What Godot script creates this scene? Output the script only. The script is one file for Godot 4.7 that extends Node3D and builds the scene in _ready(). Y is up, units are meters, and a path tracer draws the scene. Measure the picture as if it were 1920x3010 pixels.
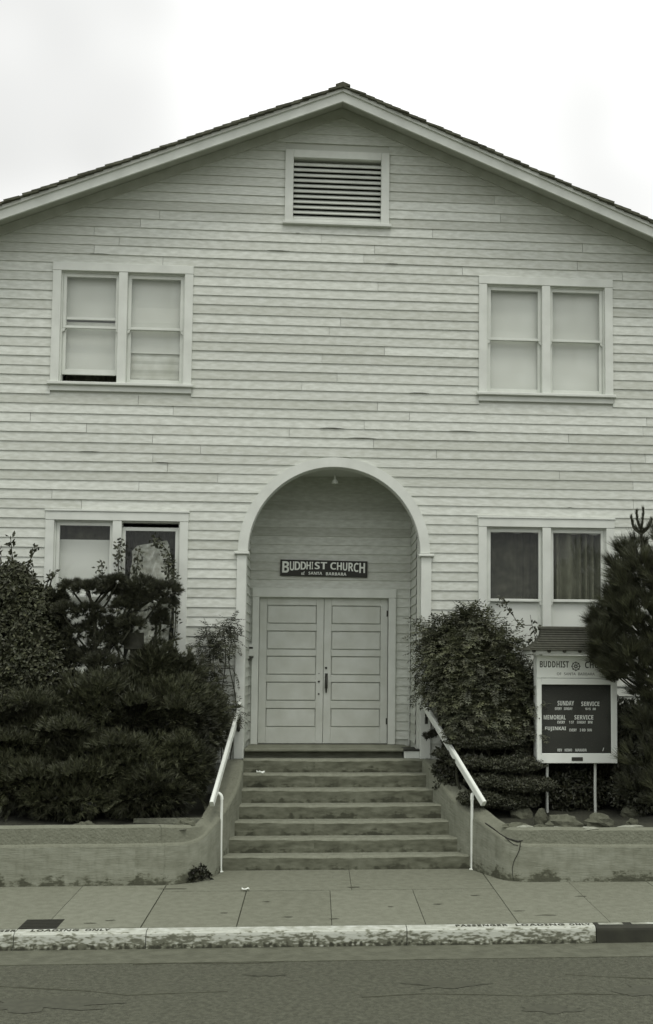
extends Node3D

# ------------------------------------------------------------------ helpers
class MB:
	var v := PackedVector3Array()
	var n := PackedVector3Array()
	var c := PackedColorArray()
	var t := PackedVector2Array()
	var col := Color(1, 1, 1)

	func tri(a: Vector3, b: Vector3, d: Vector3, ua := Vector2.ZERO, ub := Vector2.ZERO, ud := Vector2.ZERO) -> void:
		# corners run counter-clockwise seen from outside; Godot wants clockwise
		var m := (b - a).cross(d - a).normalized()
		v.append(a); v.append(d); v.append(b)
		n.append(m); n.append(m); n.append(m)
		c.append(col); c.append(col); c.append(col)
		t.append(ua); t.append(ud); t.append(ub)

	func quad(a: Vector3, b: Vector3, d: Vector3, e: Vector3, ua := Vector2(0, 0), ub := Vector2(1, 0), ud := Vector2(1, 1), ue := Vector2(0, 1)) -> void:
		tri(a, b, d, ua, ub, ud)
		tri(a, d, e, ua, ud, ue)

	func wall_quad(a: Vector3, b: Vector3, d: Vector3, e: Vector3, su := 1.0, o := Vector2.ZERO) -> void:
		# uv in metres: u along a->b, v along a->e
		var w := (b - a).length() * su
		var h := (e - a).length() * su
		quad(a, b, d, e, o, o + Vector2(w, 0), o + Vector2(w, h), o + Vector2(0, h))

	func box(lo: Vector3, hi: Vector3) -> void:
		obox(Transform3D(Basis(), (lo + hi) * 0.5), hi - lo)

	func obox(x: Transform3D, s: Vector3) -> void:
		var p: Array[Vector3] = []
		for k in 8:
			p.append(x * Vector3(s.x * (0.5 if k & 1 else -0.5), s.y * (0.5 if k & 2 else -0.5), s.z * (0.5 if k & 4 else -0.5)))
		wall_quad(p[4], p[5], p[7], p[6])
		wall_quad(p[1], p[0], p[2], p[3])
		wall_quad(p[5], p[1], p[3], p[7])
		wall_quad(p[0], p[4], p[6], p[2])
		wall_quad(p[6], p[7], p[3], p[2])
		wall_quad(p[0], p[1], p[5], p[4])

	func bbox(lo: Vector3, hi: Vector3, b: float) -> void:
		# box whose front edges (towards +z) are chamfered
		var l2 := Vector3(lo.x + b, lo.y + b, hi.z)
		var h2 := Vector3(hi.x - b, hi.y - b, hi.z)
		var zf := hi.z - b
		var A := Vector3(lo.x, lo.y, zf); var B := Vector3(hi.x, lo.y, zf); var C := Vector3(hi.x, hi.y, zf); var D := Vector3(lo.x, hi.y, zf)
		var a := Vector3(l2.x, l2.y, hi.z); var bb := Vector3(h2.x, l2.y, hi.z); var cc := Vector3(h2.x, h2.y, hi.z); var d := Vector3(l2.x, h2.y, hi.z)
		wall_quad(a, bb, cc, d); wall_quad(A, B, bb, a); wall_quad(B, C, cc, bb); wall_quad(C, D, d, cc); wall_quad(D, A, a, d)
		var z0 := lo.z
		wall_quad(Vector3(hi.x, lo.y, zf), Vector3(hi.x, lo.y, z0), Vector3(hi.x, hi.y, z0), Vector3(hi.x, hi.y, zf))
		wall_quad(Vector3(lo.x, lo.y, z0), Vector3(lo.x, lo.y, zf), Vector3(lo.x, hi.y, zf), Vector3(lo.x, hi.y, z0))
		wall_quad(Vector3(lo.x, hi.y, zf), Vector3(hi.x, hi.y, zf), Vector3(hi.x, hi.y, z0), Vector3(lo.x, hi.y, z0))
		wall_quad(Vector3(lo.x, lo.y, z0), Vector3(hi.x, lo.y, z0), Vector3(hi.x, lo.y, zf), Vector3(lo.x, lo.y, zf))
		wall_quad(Vector3(hi.x, lo.y, z0), Vector3(lo.x, lo.y, z0), Vector3(lo.x, hi.y, z0), Vector3(hi.x, hi.y, z0))

	func prism(poly: PackedVector2Array, x: Transform3D, length: float) -> void:
		# polygon in x.basis x/y (counter-clockwise), extruded along +basis.z by length
		var idx := Geometry2D.triangulate_polygon(poly)
		var m := poly.size()
		var area := 0.0
		for i in m:
			area += poly[i].cross(poly[(i + 1) % m])
		var P := poly
		if area < 0:
			P = poly.duplicate(); P.reverse(); idx = Geometry2D.triangulate_polygon(P)
		for i in range(0, idx.size(), 3):
			var a := P[idx[i]]; var b := P[idx[i + 1]]; var d := P[idx[i + 2]]
			if (b - a).cross(d - a) < 0:
				var q := b; b = d; d = q
			tri(x * Vector3(a.x, a.y, length), x * Vector3(b.x, b.y, length), x * Vector3(d.x, d.y, length), a, b, d)
			tri(x * Vector3(a.x, a.y, 0), x * Vector3(d.x, d.y, 0), x * Vector3(b.x, b.y, 0), a, d, b)
		var along := 0.0
		for i in m:
			var a := P[i]; var b := P[(i + 1) % m]
			var w := a.distance_to(b)
			quad(x * Vector3(a.x, a.y, 0), x * Vector3(b.x, b.y, 0), x * Vector3(b.x, b.y, length), x * Vector3(a.x, a.y, length), Vector2(0, along), Vector2(0, along + w), Vector2(length, along + w), Vector2(length, along))
			along += w

	func smooth_tri(a: Vector3, b: Vector3, d: Vector3, na: Vector3, nb: Vector3, nd: Vector3) -> void:
		v.append(a); v.append(d); v.append(b)
		n.append(na); n.append(nd); n.append(nb)
		c.append(col); c.append(col); c.append(col)
		t.append(Vector2(a.x, a.y)); t.append(Vector2(d.x, d.y)); t.append(Vector2(b.x, b.y))

	func tube(pts: PackedVector3Array, radii: PackedFloat32Array, sides := 8, caps := true) -> void:
		var rings: Array = []
		var norms: Array = []
		var m := pts.size()
		var side := Vector3.RIGHT
		for i in m:
			var d := (pts[mini(i + 1, m - 1)] - pts[maxi(i - 1, 0)]).normalized()
			if i == 0:
				side = d.cross(Vector3(0.31, 0.2, 0.93)).normalized()
			side = (side - d * side.dot(d)).normalized()
			var o := d.cross(side)
			var ring := PackedVector3Array(); var rn := PackedVector3Array()
			for k in sides:
				var a := TAU * k / sides
				var w := side * cos(a) + o * sin(a)
				ring.append(pts[i] + w * radii[i]); rn.append(w)
			rings.append(ring); norms.append(rn)
		for i in m - 1:
			for k in sides:
				var j := (k + 1) % sides
				var A: PackedVector3Array = rings[i]; var B: PackedVector3Array = rings[i + 1]
				var NA: PackedVector3Array = norms[i]; var NB: PackedVector3Array = norms[i + 1]
				smooth_tri(A[k], A[j], B[j], NA[k], NA[j], NB[j])
				smooth_tri(A[k], B[j], B[k], NA[k], NB[j], NB[k])
		if caps:
			for k in range(1, sides - 1):
				tri(rings[m - 1][0], rings[m - 1][k], rings[m - 1][k + 1])
				tri(rings[0][0], rings[0][k + 1], rings[0][k])

	func lathe(prof: PackedVector2Array, at: Vector3, sides := 16) -> void:
		# profile (radius, y), bottom to top
		for i in prof.size() - 1:
			var sl := (prof[i + 1] - prof[i]).normalized()
			for k in sides:
				var a := TAU * k / sides; var b := TAU * (k + 1) / sides
				var ra := Vector3(cos(a), 0, sin(a)); var rb := Vector3(cos(b), 0, sin(b))
				var na := (ra * sl.y - Vector3.UP * sl.x).normalized(); var nb := (rb * sl.y - Vector3.UP * sl.x).normalized()
				var p0 := at + ra * prof[i].x + Vector3.UP * prof[i].y; var p1 := at + rb * prof[i].x + Vector3.UP * prof[i].y
				var q0 := at + ra * prof[i + 1].x + Vector3.UP * prof[i + 1].y; var q1 := at + rb * prof[i + 1].x + Vector3.UP * prof[i + 1].y
				smooth_tri(p1, p0, q0, nb, na, na)
				smooth_tri(p1, q0, q1, nb, na, nb)

	func leaf(p: Vector3, axis: Vector3, up: Vector3, l: float, w: float) -> void:
		var side := axis.cross(up)
		if side.length_squared() < 0.0001:
			side = axis.cross(Vector3(0.3, 0.9, 0.2))
		side = side.normalized()
		var nn := side.cross(axis).normalized()
		var mid := p + axis * l * 0.45 + nn * w * 0.22
		var tip := p + axis * l
		tri(p, mid - side * w * 0.5, tip)
		tri(p, tip, mid + side * w * 0.5)

	func needle(p: Vector3, d: Vector3, l: float, w: float, side: Vector3) -> void:
		tri(p - side * w * 0.5, p + side * w * 0.5, p + d * l)

	func mesh() -> ArrayMesh:
		var a := []
		a.resize(Mesh.ARRAY_MAX)
		a[Mesh.ARRAY_VERTEX] = v; a[Mesh.ARRAY_NORMAL] = n; a[Mesh.ARRAY_COLOR] = c; a[Mesh.ARRAY_TEX_UV] = t
		var m := ArrayMesh.new()
		m.add_surface_from_arrays(Mesh.PRIMITIVE_TRIANGLES, a)
		return m

var rng := RandomNumberGenerator.new()
var M := {}
var taken := {}

func numbered(called: String) -> String:
	var k: int = taken.get(called, 0)
	taken[called] = k + 1
	return called if k == 0 else "%s_%03d" % [called, k]

func tag(o: Node, label := "", category := "", group := "", kind := "") -> void:
	if label: o.set_meta("label", label)
	if category: o.set_meta("category", category)
	if group: o.set_meta("group", group)
	if kind: o.set_meta("kind", kind)

func put(called: String, m: Mesh, material: Material, parent: Node = null) -> MeshInstance3D:
	var o := MeshInstance3D.new()
	o.mesh = m
	o.material_override = material
	if parent == null:
		o.name = numbered(called)
		add_child(o)
	else:
		var k := 0
		var key := called
		var used: Dictionary = parent.get_meta("used") if parent.has_meta("used") else {}
		k = used.get(called, 0)
		used[called] = k + 1
		parent.set_meta("used", used)
		key = called if k == 0 else "%s_%03d" % [called, k]
		o.name = key
		parent.add_child(o, true)
	return o

func part(called: String, b: MB, material: Material, parent: Node = null) -> MeshInstance3D:
	return put(called, b.mesh(), material, parent)

func thing(called: String, label: String, category: String, at := Vector3.ZERO, group := "") -> Node3D:
	var o := Node3D.new()
	o.name = numbered(called)
	add_child(o)
	o.position = at
	tag(o, label, category, group)
	return o

func tint(l: float, blue := 0.0) -> Color:
	# the print is a warm grey-green monochrome: darker paints are more olive
	var b := blue if blue > 0.0 else clampf(0.52 + 0.50 * sqrt(l), 0.54, 0.915)
	return Color(l * 0.955, l, l * b)

func mat(l: float, rough := 0.8, blue := 0.0) -> StandardMaterial3D:
	var m := StandardMaterial3D.new()
	m.albedo_color = tint(l, blue).linear_to_srgb()
	m.roughness = rough
	return m

func noise(freq: float, s: int, oct := 4) -> FastNoiseLite:
	var f := FastNoiseLite.new()
	f.noise_type = FastNoiseLite.TYPE_SIMPLEX_SMOOTH
	f.frequency = freq
	f.seed = s
	f.fractal_type = FastNoiseLite.FRACTAL_FBM
	f.fractal_octaves = oct
	return f

func noise_tex(freq: float, s: int, lo: float, hi: float, size := 512, oct := 5) -> NoiseTexture2D:
	var t := NoiseTexture2D.new()
	t.width = size; t.height = size
	t.seamless = true
	t.noise = noise(freq, s, oct)
	var g := Gradient.new()
	g.set_color(0, tint(lo).linear_to_srgb()); g.set_color(1, tint(hi).linear_to_srgb())
	t.color_ramp = g
	return t

func bump_tex(freq: float, s: int, strength: float, size := 512) -> NoiseTexture2D:
	var t := NoiseTexture2D.new()
	t.width = size; t.height = size; t.seamless = true
	t.noise = noise(freq, s, 5); t.as_normal_map = true; t.bump_strength = strength
	return t

func textured(tex: Texture2D, rough := 0.85, scale := Vector3.ONE, bump: Texture2D = null, tri := false) -> StandardMaterial3D:
	var m := StandardMaterial3D.new()
	m.albedo_texture = tex
	m.roughness = rough
	m.uv1_scale = scale
	if tri:
		m.uv1_triplanar = true
		m.uv1_world_triplanar = true
	if bump:
		m.normal_enabled = true
		m.normal_texture = bump
	return m

func image_tex(w: int, h: int, f: Callable) -> ImageTexture:
	var im := Image.create(w, h, false, Image.FORMAT_RGB8)
	for y in h:
		for x in w:
			im.set_pixel(x, y, tint(f.call(x, y)).linear_to_srgb())
	return ImageTexture.create_from_image(im)

func vary(l: float, spread: float) -> Color:
	var k := l * rng.randf_range(1.0 - spread, 1.0 + spread)
	return Color(k * 0.92, k, k * rng.randf_range(0.48, 0.62))

func dirn() -> Vector3:
	var z := rng.randf_range(-1, 1)
	var a := rng.randf_range(0, TAU)
	var r := sqrt(1.0 - z * z)
	return Vector3(r * cos(a), z, r * sin(a))

# ------------------------------------------------------------------ scene
const APX := 0.27        # roof apex x
const SLOPE := 0.405
const RAKE_Z := 0.5
const HALF := 5.6        # half width of the building
var church: Node3D

func _ready() -> void:
	rng.seed = 20240
	setup_view()
	materials()
	ground()
	building()
	entrance()
	garden_walls()
	beds()
	handrails()
	notice_board()
	small_things()
	plants()

func setup_view() -> void:
	var cam := Camera3D.new()
	cam.name = "camera"
	cam.position = Vector3(0, 2.4597, 16.0719)
	cam.basis = Basis.from_euler(Vector3(0.0753263, -0.0802959, 0.0061334))
	cam.projection = Camera3D.PROJECTION_FRUSTUM
	cam.near = 0.1
	cam.far = 900.0
	cam.size = 0.1 * 3010.0 / 3448.89
	cam.frustum_offset = Vector2(0.1 * (960.0 - 1209.628) / 3448.89, 0.1 * (1696.129 - 1505.0) / 3448.89)
	add_child(cam)
	cam.current = true
	var e := Environment.new()
	e.background_mode = Environment.BG_SKY
	e.tonemap_mode = Environment.TONE_MAPPER_LINEAR
	e.tonemap_exposure = 0.91
	e.sdfgi_enabled = true; e.ssao_enabled = true; e.ssil_enabled = true
	var sky := Sky.new()
	var pm := PanoramaSkyMaterial.new()
	pm.panorama = overcast()
	sky.sky_material = pm
	e.sky = sky
	e.background_energy_multiplier = 1.0
	var w := WorldEnvironment.new()
	w.name = "world_environment"
	w.environment = e
	add_child(w)
	var sun := DirectionalLight3D.new()
	sun.name = "sun"
	sun.light_energy = 0.34
	sun.light_angular_distance = 14.0
	sun.light_color = Color(1.0, 0.985, 0.95)
	sun.shadow_enabled = true
	sun.rotation_degrees = Vector3(-66, 12, 0)
	add_child(sun)

func overcast() -> ImageTexture:
	var w := 512; var h := 256
	var im := Image.create(w, h, false, Image.FORMAT_RGBF)
	var f := noise(0.9, 11, 4)
	for y in h:
		var el := (0.5 - (y + 0.5) / h) * PI
		for x in w:
			var az := (x + 0.5) / w * TAU
			var d := Vector3(-sin(az) * cos(el), sin(el), -cos(az) * cos(el))
			var k := f.get_noise_3dv(d * 2.0 + Vector3(3.1, 0.55, 1.7))
			var l := 0.92 * (1.0 + 1.0 * maxf(0.0, sin(el))) * (1.0 - 0.34 * smoothstep(-0.10, 0.6, k))
			im.set_pixel(x, y, Color(l * 0.992, l, l * 0.985))
	return ImageTexture.create_from_image(im)

func materials() -> void:
	# weathered white paint in several tones, with streaks along the board
	for k in 7:
		var base: float = [0.61, 0.65, 0.57, 0.63, 0.54, 0.66, 0.60][k]
		M["paint%d" % k] = textured(noise_tex(0.02, 30 + k, base * 0.80, base * 1.10, 512, 7), 0.62, Vector3(0.55, 1.7, 1))
	M.trim = textured(noise_tex(0.01, 51, 0.60, 0.72, 512, 5), 0.55, Vector3(0.5, 0.5, 0.5), null, true)
	M.door = textured(noise_tex(0.008, 52, 0.50, 0.62, 512, 5), 0.5, Vector3(0.6, 0.6, 0.6), null, true)
	M.white = textured(noise_tex(0.008, 53, 0.78, 0.88, 256, 4), 0.45, Vector3(0.8, 0.8, 0.8), null, true)
	M.core = mat(0.55)
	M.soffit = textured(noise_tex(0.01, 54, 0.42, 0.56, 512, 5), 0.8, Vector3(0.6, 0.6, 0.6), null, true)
	M.dark = mat(0.015, 0.6, 0.6)
	M.iron = mat(0.03, 0.45, 0.7)
	M.shingle = []
	for k in 4:
		M.shingle.append(textured(noise_tex(0.03, 60 + k, 0.035 + 0.01 * k, 0.10 + 0.015 * k, 256, 5), 0.95, Vector3(1.2, 1.2, 1.2), null, true))
	M.blind = textured(noise_tex(0.006, 70, 0.56, 0.66, 256, 3), 0.9, Vector3(0.7, 0.7, 0.7), null, true)
	M.reflection_mottle = textured(noise_tex(0.02, 171, 0.22, 0.72, 256, 4), 0.9, Vector3(1.6, 1.6, 1.6), null, true)  # mottled tones paint a reflection into the lower left window
	M.blind_old = textured(noise_tex(0.012, 71, 0.42, 0.62, 256, 5), 0.9, Vector3(0.9, 0.9, 0.9), null, true)
	M.board_white = textured(noise_tex(0.006, 72, 0.64, 0.74, 256, 3), 0.7, Vector3(0.6, 0.6, 0.6), null, true)
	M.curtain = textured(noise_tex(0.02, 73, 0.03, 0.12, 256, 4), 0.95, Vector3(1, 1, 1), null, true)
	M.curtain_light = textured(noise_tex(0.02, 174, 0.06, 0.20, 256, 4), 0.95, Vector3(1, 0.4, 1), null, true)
	var g := StandardMaterial3D.new()
	g.transparency = BaseMaterial3D.TRANSPARENCY_ALPHA
	g.albedo_color = Color(0.9, 0.95, 0.9, 0.015)
	g.roughness = 0.04
	g.metallic_specular = 0.4
	M.glass = g
	# concrete
	var cb := bump_tex(0.05, 80, 3.0)
	M.slab = []
	for k in 4:
		M.slab.append(textured(noise_tex(0.02, 81 + k, 0.135 + 0.009 * k, 0.190 + 0.009 * k, 512, 6), 0.9, Vector3(0.7, 0.7, 0.7), cb, true))
	M.oil = textured(noise_tex(0.05, 190, 0.045, 0.075, 256, 5), 0.8, Vector3(0.9, 0.9, 0.9), null, true)
	M.stain = mat(0.075, 0.9)
	M.joint = mat(0.05, 1.0)
	M.asphalt = textured(noise_tex(0.04, 90, 0.050, 0.115, 1024, 8), 0.95, Vector3(0.35, 0.35, 0.35), bump_tex(0.2, 91, 5.0), true)
	M.gutter = textured(noise_tex(0.02, 92, 0.075, 0.13, 512, 6), 0.9, Vector3(0.5, 0.5, 0.5), cb, true)
	M.earth = mat(0.09, 1.0)
	var fa := noise(0.035, 5, 5); var fb := noise(0.012, 6, 4); var fc := noise(0.11, 7, 3)
	# garden wall: u runs along the wall, v from ground to top; moss and dirt at the foot
	M.wall = textured(image_tex(1024, 128, func(x: int, y: int) -> float:
		var hgt := 1.0 - y / 127.0
		var k := 0.235 + 0.05 * fa.get_noise_2d(x * 0.6, y) + 0.06 * fb.get_noise_2d(x * 0.35, y * 1.0)
		k -= 0.05 * maxf(0.0, fc.get_noise_2d(x * 0.5, y * 0.10))
		var edge := 0.16 + 0.34 * maxf(-0.2, fb.get_noise_2d(x * 1.3, 400.0)) + 0.20 * fa.get_noise_2d(x * 1.1, 90.0 + y * 2.0) + 0.10 * fc.get_noise_2d(x * 1.2, y * 2.0)
		var moss := smoothstep(0.12, -0.10, hgt - edge)
		return lerpf(k, 0.045 + 0.02 * fc.get_noise_2d(x, y), moss * 0.85)), 0.92, Vector3(0.2, 1, 1), cb)
	M.wall_top = textured(noise_tex(0.02, 95, 0.14, 0.22, 512, 6), 0.92, Vector3(0.8, 0.8, 0.8), cb, true)
	M.cheek_top = textured(noise_tex(0.02, 96, 0.155, 0.215, 512, 6), 0.92, Vector3(0.8, 0.8, 0.8), cb, true)
	M.riser = []
	for s in 4:
		M.riser.append(textured(image_tex(512, 64, func(x: int, y: int) -> float:
			var hgt := 1.0 - y / 63.0
			var k := 0.125 + 0.05 * fa.get_noise_2d(x * 0.9 + s * 700, y) + 0.06 * fb.get_noise_2d(x * 0.8 + s * 900, y * 2.0)
			var e := 0.26 + 0.6 * (fb.get_noise_2d(x * 2.0 + s * 517, 70.0) - 0.05) + 0.35 * fa.get_noise_2d(x * 1.2 + s * 99, y * 1.2)
			var moss := smoothstep(0.16, -0.16, hgt - e) * smoothstep(-0.25, 0.3, fb.get_noise_2d(x * 1.1 + s * 310, 200.0) + 0.12)
			return lerpf(k, 0.035, moss * 0.85)), 0.92, Vector3(0.33, 1, 1), cb))
	M.tread = textured(noise_tex(0.02, 97, 0.165, 0.24, 512, 6), 0.9, Vector3(0.8, 0.8, 0.8), cb, true)
	# kerb: flaking white paint, black scuffing near the gutter
	M.kerb_face = textured(image_tex(1024, 64, func(x: int, y: int) -> float:
		var hgt := 1.0 - y / 63.0
		var wear := 0.95 * fa.get_noise_2d(x * 1.3, y * 2.0) + 0.5 * fc.get_noise_2d(x * 0.8, y * 1.0) + 0.6 * fb.get_noise_2d(x * 1.1, y * 1.5)
		var paint := smoothstep(-0.32, 0.40, 0.75 * hgt - 0.38 + wear)
		var dirt := smoothstep(0.40, 0.04, hgt + 0.45 * fc.get_noise_2d(x * 0.8, 30.0 + y * 0.3))
		return lerpf(lerpf(0.13, 0.48, paint), 0.03, dirt * 0.95)), 0.85, Vector3(0.17, 1, 1), cb)
	M.kerb_top = textured(noise_tex(0.03, 99, 0.28, 0.60, 512, 6), 0.8, Vector3(0.5, 0.5, 0.5), null, true)
	M.kerb_dark = textured(noise_tex(0.02, 100, 0.015, 0.04, 256, 5), 0.8, Vector3(0.6, 0.6, 0.6), null, true)
	M.kerb_faded = textured(noise_tex(0.02, 101, 0.20, 0.55, 256, 5), 0.8, Vector3(0.8, 0.8, 0.8), null, true)
	M.soil = textured(noise_tex(0.05, 102, 0.018, 0.06, 512, 6), 1.0, Vector3(0.9, 0.9, 0.9), null, true)
	M.rock = []
	for k in 3:
		M.rock.append(textured(noise_tex(0.03, 110 + k, 0.04 + 0.012 * k, 0.115 + 0.02 * k, 256, 6), 0.95, Vector3(1.6, 1.6, 1.6), cb, true))
	M.pale_rock = textured(noise_tex(0.03, 115, 0.22, 0.42, 256, 6), 0.95, Vector3(1.4, 1.4, 1.4), cb, true)
	M.sill_wood = textured(noise_tex(0.012, 116, 0.10, 0.24, 512, 6), 0.8, Vector3(0.5, 2.5, 1))
	M.letter_white = mat(0.80, 0.6)
	M.letter_dark = mat(0.05, 0.7)
	M.paint_black = mat(0.045, 0.8)
	var lf := StandardMaterial3D.new()
	lf.vertex_color_use_as_albedo = true
	lf.roughness = 0.55
	lf.cull_mode = BaseMaterial3D.CULL_DISABLED
	M.leaf = lf
	M.bark = textured(noise_tex(0.04, 120, 0.025, 0.075, 256, 5), 1.0, Vector3(3, 3, 3), null, true)
	M.far_leaf = textured(noise_tex(0.06, 130, 0.02, 0.07, 256, 5), 1.0, Vector3(0.8, 0.8, 0.8), null, true)
	M.copper = textured(noise_tex(0.03, 121, 0.025, 0.060, 256, 5), 0.7, Vector3(1.5, 1.5, 1.5), null, true)

# ------------------------------------------------------------------ ground
func walk_y(z: float) -> float:
	return -0.0211 * (z - 1.9)

func ground() -> void:
	var b := MB.new()
	b.wall_quad(Vector3(-400, -0.26, 400), Vector3(400, -0.26, 400), Vector3(400, -0.26, -400), Vector3(-400, -0.26, -400))
	tag(part("ground", b, M.earth), "", "", "", "structure")
	b = MB.new()
	b.wall_quad(Vector3(-70, -0.222, 15.2), Vector3(70, -0.222, 15.2), Vector3(70, -0.222, 5.16), Vector3(-70, -0.222, 5.16))
	tag(part("road", b, M.asphalt), "", "", "", "structure")
	var road := get_node("road")
	for q in [[-3.4, 5.62, 0.05, 7], [0.4, 6.35, -0.02, 8], [-1.6, 5.2, 0.0, 4], [2.2, 5.75, 0.08, 5]]:
		b = MB.new()
		var px: float = q[0]; var pz: float = q[1]
		var hd: float = q[2]
		for k in q[3]:
			var nx := px + rng.randf_range(0.25, 0.5); var nz := pz + rng.randf_range(-0.09, 0.09) + hd
			b.tube(PackedVector3Array([Vector3(px, -0.222, pz), Vector3(nx, -0.222, nz)]), PackedFloat32Array([rng.randf_range(0.004, 0.010), rng.randf_range(0.004, 0.010)]), 5, false)
			px = nx; pz = nz
		part("crack", b, M.joint, road)
	for q in [[-2.2, 6.4, 0.5, 0.22], [1.1, 6.0, 0.3, 0.13], [-0.4, 5.6, 0.16, 0.07], [2.9, 6.3, 0.4, 0.2], [-3.0, 6.9, 0.35, 0.18], [1.9, 6.75, 0.22, 0.1]]:
		b = MB.new()
		var fo := noise(1.2, int(q[0] * 100 + 900), 3)
		for i in 24:
			var c0 := Vector2.from_angle(TAU * i / 24); var c1 := Vector2.from_angle(TAU * (i + 1) / 24)
			var r0 := 1.0 + 0.9 * fo.get_noise_2dv(c0 * 1.6); var r1 := 1.0 + 0.9 * fo.get_noise_2dv(c1 * 1.6)
			b.tri(Vector3(q[0], -0.218, q[1]), Vector3(q[0] + c1.x * q[2] * r1, -0.218, q[1] + c1.y * q[3] * r1), Vector3(q[0] + c0.x * q[2] * r0, -0.218, q[1] + c0.y * q[3] * r0))
		part("oil_stain", b, M.oil, road)
	b = MB.new()
	b.box(Vector3(-70, -0.256, 4.5), Vector3(70, -0.216, 5.16))
	tag(part("gutter", b, M.gutter), "", "", "", "structure")
	b = MB.new()
	b.box(Vector3(-70, -0.256, 15.2), Vector3(70, -0.07, 19.0))
	tag(part("far_pavement", b, M.slab[0]), "", "", "", "structure")
	# pavement: a bed with separate slabs, 12 mm joints between
	var walk := Node3D.new()
	walk.name = numbered("pavement")
	add_child(walk)
	tag(walk, "", "", "", "structure")
	b = MB.new()
	slab(b, -14.0, 14.0, 1.2, 4.47, 0.012)
	part("pavement_bed", b, M.joint, walk)
	var J: Array[float] = []
	for k in range(-12, 14):
		J.append(0.182 + 0.914 * k)
	for k in J.size() - 1:
		var x0: float = J[k]; var x1: float = J[k + 1]
		var gap := 0.008 if absf(x1 + 0.732) < 0.1 else rng.randf_range(0.0025, 0.0045)
		var back := 2.862 if (x1 > -1.4 and x0 < 2.0) else 1.95
		b = MB.new()
		slab(b, x0 + gap, x1 - gap, back, 4.462, rng.randf_range(-0.002, 0.002))
		part("paving_slab", b, M.slab[rng.randi() % 4], walk)
	for q in [[-1.645, 0.42, 1.2], [0.432, 2.003, 1.2]]:
		b = MB.new()
		slab(b, q[0] + 0.006 if q[0] < 0 else q[0] - 0.006, q[1], q[2], 2.848, 0.0)
		part("paving_slab", b, M.slab[1], walk)
	for q in [[-1.55, 2.72, 0.16, 0.022], [-2.15, 4.28, 0.06, 0.02], [-1.98, 4.17, 0.05, 0.02], [0.45, 2.72, 0.07, 0.03], [0.20, 4.2, 0.05, 0.016], [2.35, 4.15, 0.10, 0.02], [2.1, 3.95, 0.06, 0.016], [1.3, 3.6, 0.05, 0.014], [-0.5, 3.4, 0.04, 0.012], [-0.9, 3.9, 0.04, 0.012], [2.9, 3.3, 0.06, 0.018], [0.8, 3.7, 0.03, 0.012], [-0.25, 4.1, 0.05, 0.014], [1.75, 3.2, 0.05, 0.014]]:
		b = MB.new()
		var fq := noise(1.0, int(q[0] * 100 + 500), 2)
		for i in 16:
			var c0 := Vector2.from_angle(TAU * i / 16) ; var c1 := Vector2.from_angle(TAU * (i + 1) / 16)
			var r0 := 1.0 + 0.8 * fq.get_noise_2dv(c0 * 1.5); var r1 := 1.0 + 0.8 * fq.get_noise_2dv(c1 * 1.5)
			var P := [Vector2(q[0], q[1]), Vector2(q[0] + c0.x * q[2] * r0, q[1] + c0.y * q[3] * r0), Vector2(q[0] + c1.x * q[2] * r1, q[1] + c1.y * q[3] * r1)]
			b.tri(Vector3(P[0].x, walk_y(P[0].y) + 0.004, P[0].y), Vector3(P[2].x, walk_y(P[2].y) + 0.004, P[2].y), Vector3(P[1].x, walk_y(P[1].y) + 0.004, P[1].y))
		part("stain", b, M.stain, walk)
	kerb()

func slab(b: MB, x0: float, x1: float, z0: float, z1: float, low: float) -> void:
	var a := Vector3(x0, walk_y(z1) - low, z1); var c := Vector3(x1, walk_y(z1) - low, z1)
	var d := Vector3(x1, walk_y(z0) - low, z0); var e := Vector3(x0, walk_y(z0) - low, z0)
	b.wall_quad(a, c, d, e)
	var dn := Vector3(0, -0.06, 0)
	b.wall_quad(a + dn, c + dn, c, a); b.wall_quad(c + dn, d + dn, d, c); b.wall_quad(d + dn, e + dn, e, d); b.wall_quad(e + dn, a + dn, a, e)

func kerb_piece(x0: float, x1: float) -> Array:
	var top := MB.new(); var face := MB.new()
	# rounded nose: top, three bevels, face
	var pr := PackedVector2Array([Vector2(4.47, -0.056), Vector2(4.57, -0.060), Vector2(4.595, -0.066), Vector2(4.612, -0.080), Vector2(4.618, -0.10), Vector2(4.632, -0.235)])
	var nseg := maxi(1, int((x1 - x0) / 0.25))
	for k in nseg:
		var a := lerpf(x0, x1, float(k) / nseg); var c := lerpf(x0, x1, float(k + 1) / nseg)
		for i in pr.size() - 1:
			var p := pr[i]; var q := pr[i + 1]
			var A := Vector3(a, q.y, q.x); var B := Vector3(c, q.y, q.x); var C := Vector3(c, p.y, p.x); var D := Vector3(a, p.y, p.x)
			if i < 2:
				top.wall_quad(A, B, C, D)
			else:
				var v0 := clampf((-0.066 - p.y) / 0.169, 0, 1); var v1 := clampf((-0.066 - q.y) / 0.169, 0, 1)
				face.quad(A, B, C, D, Vector2(a, v1), Vector2(c, v1), Vector2(c, v0), Vector2(a, v0))
	for x in [x0, x1]:
		var P := PackedVector3Array()
		for p in pr: P.append(Vector3(x, p.y, p.x))
		for i in range(1, P.size() - 1):
			if x == x0: top.tri(P[0], P[i], P[i + 1])
			else: top.tri(P[0], P[i + 1], P[i])
	return [top, face]

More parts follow.
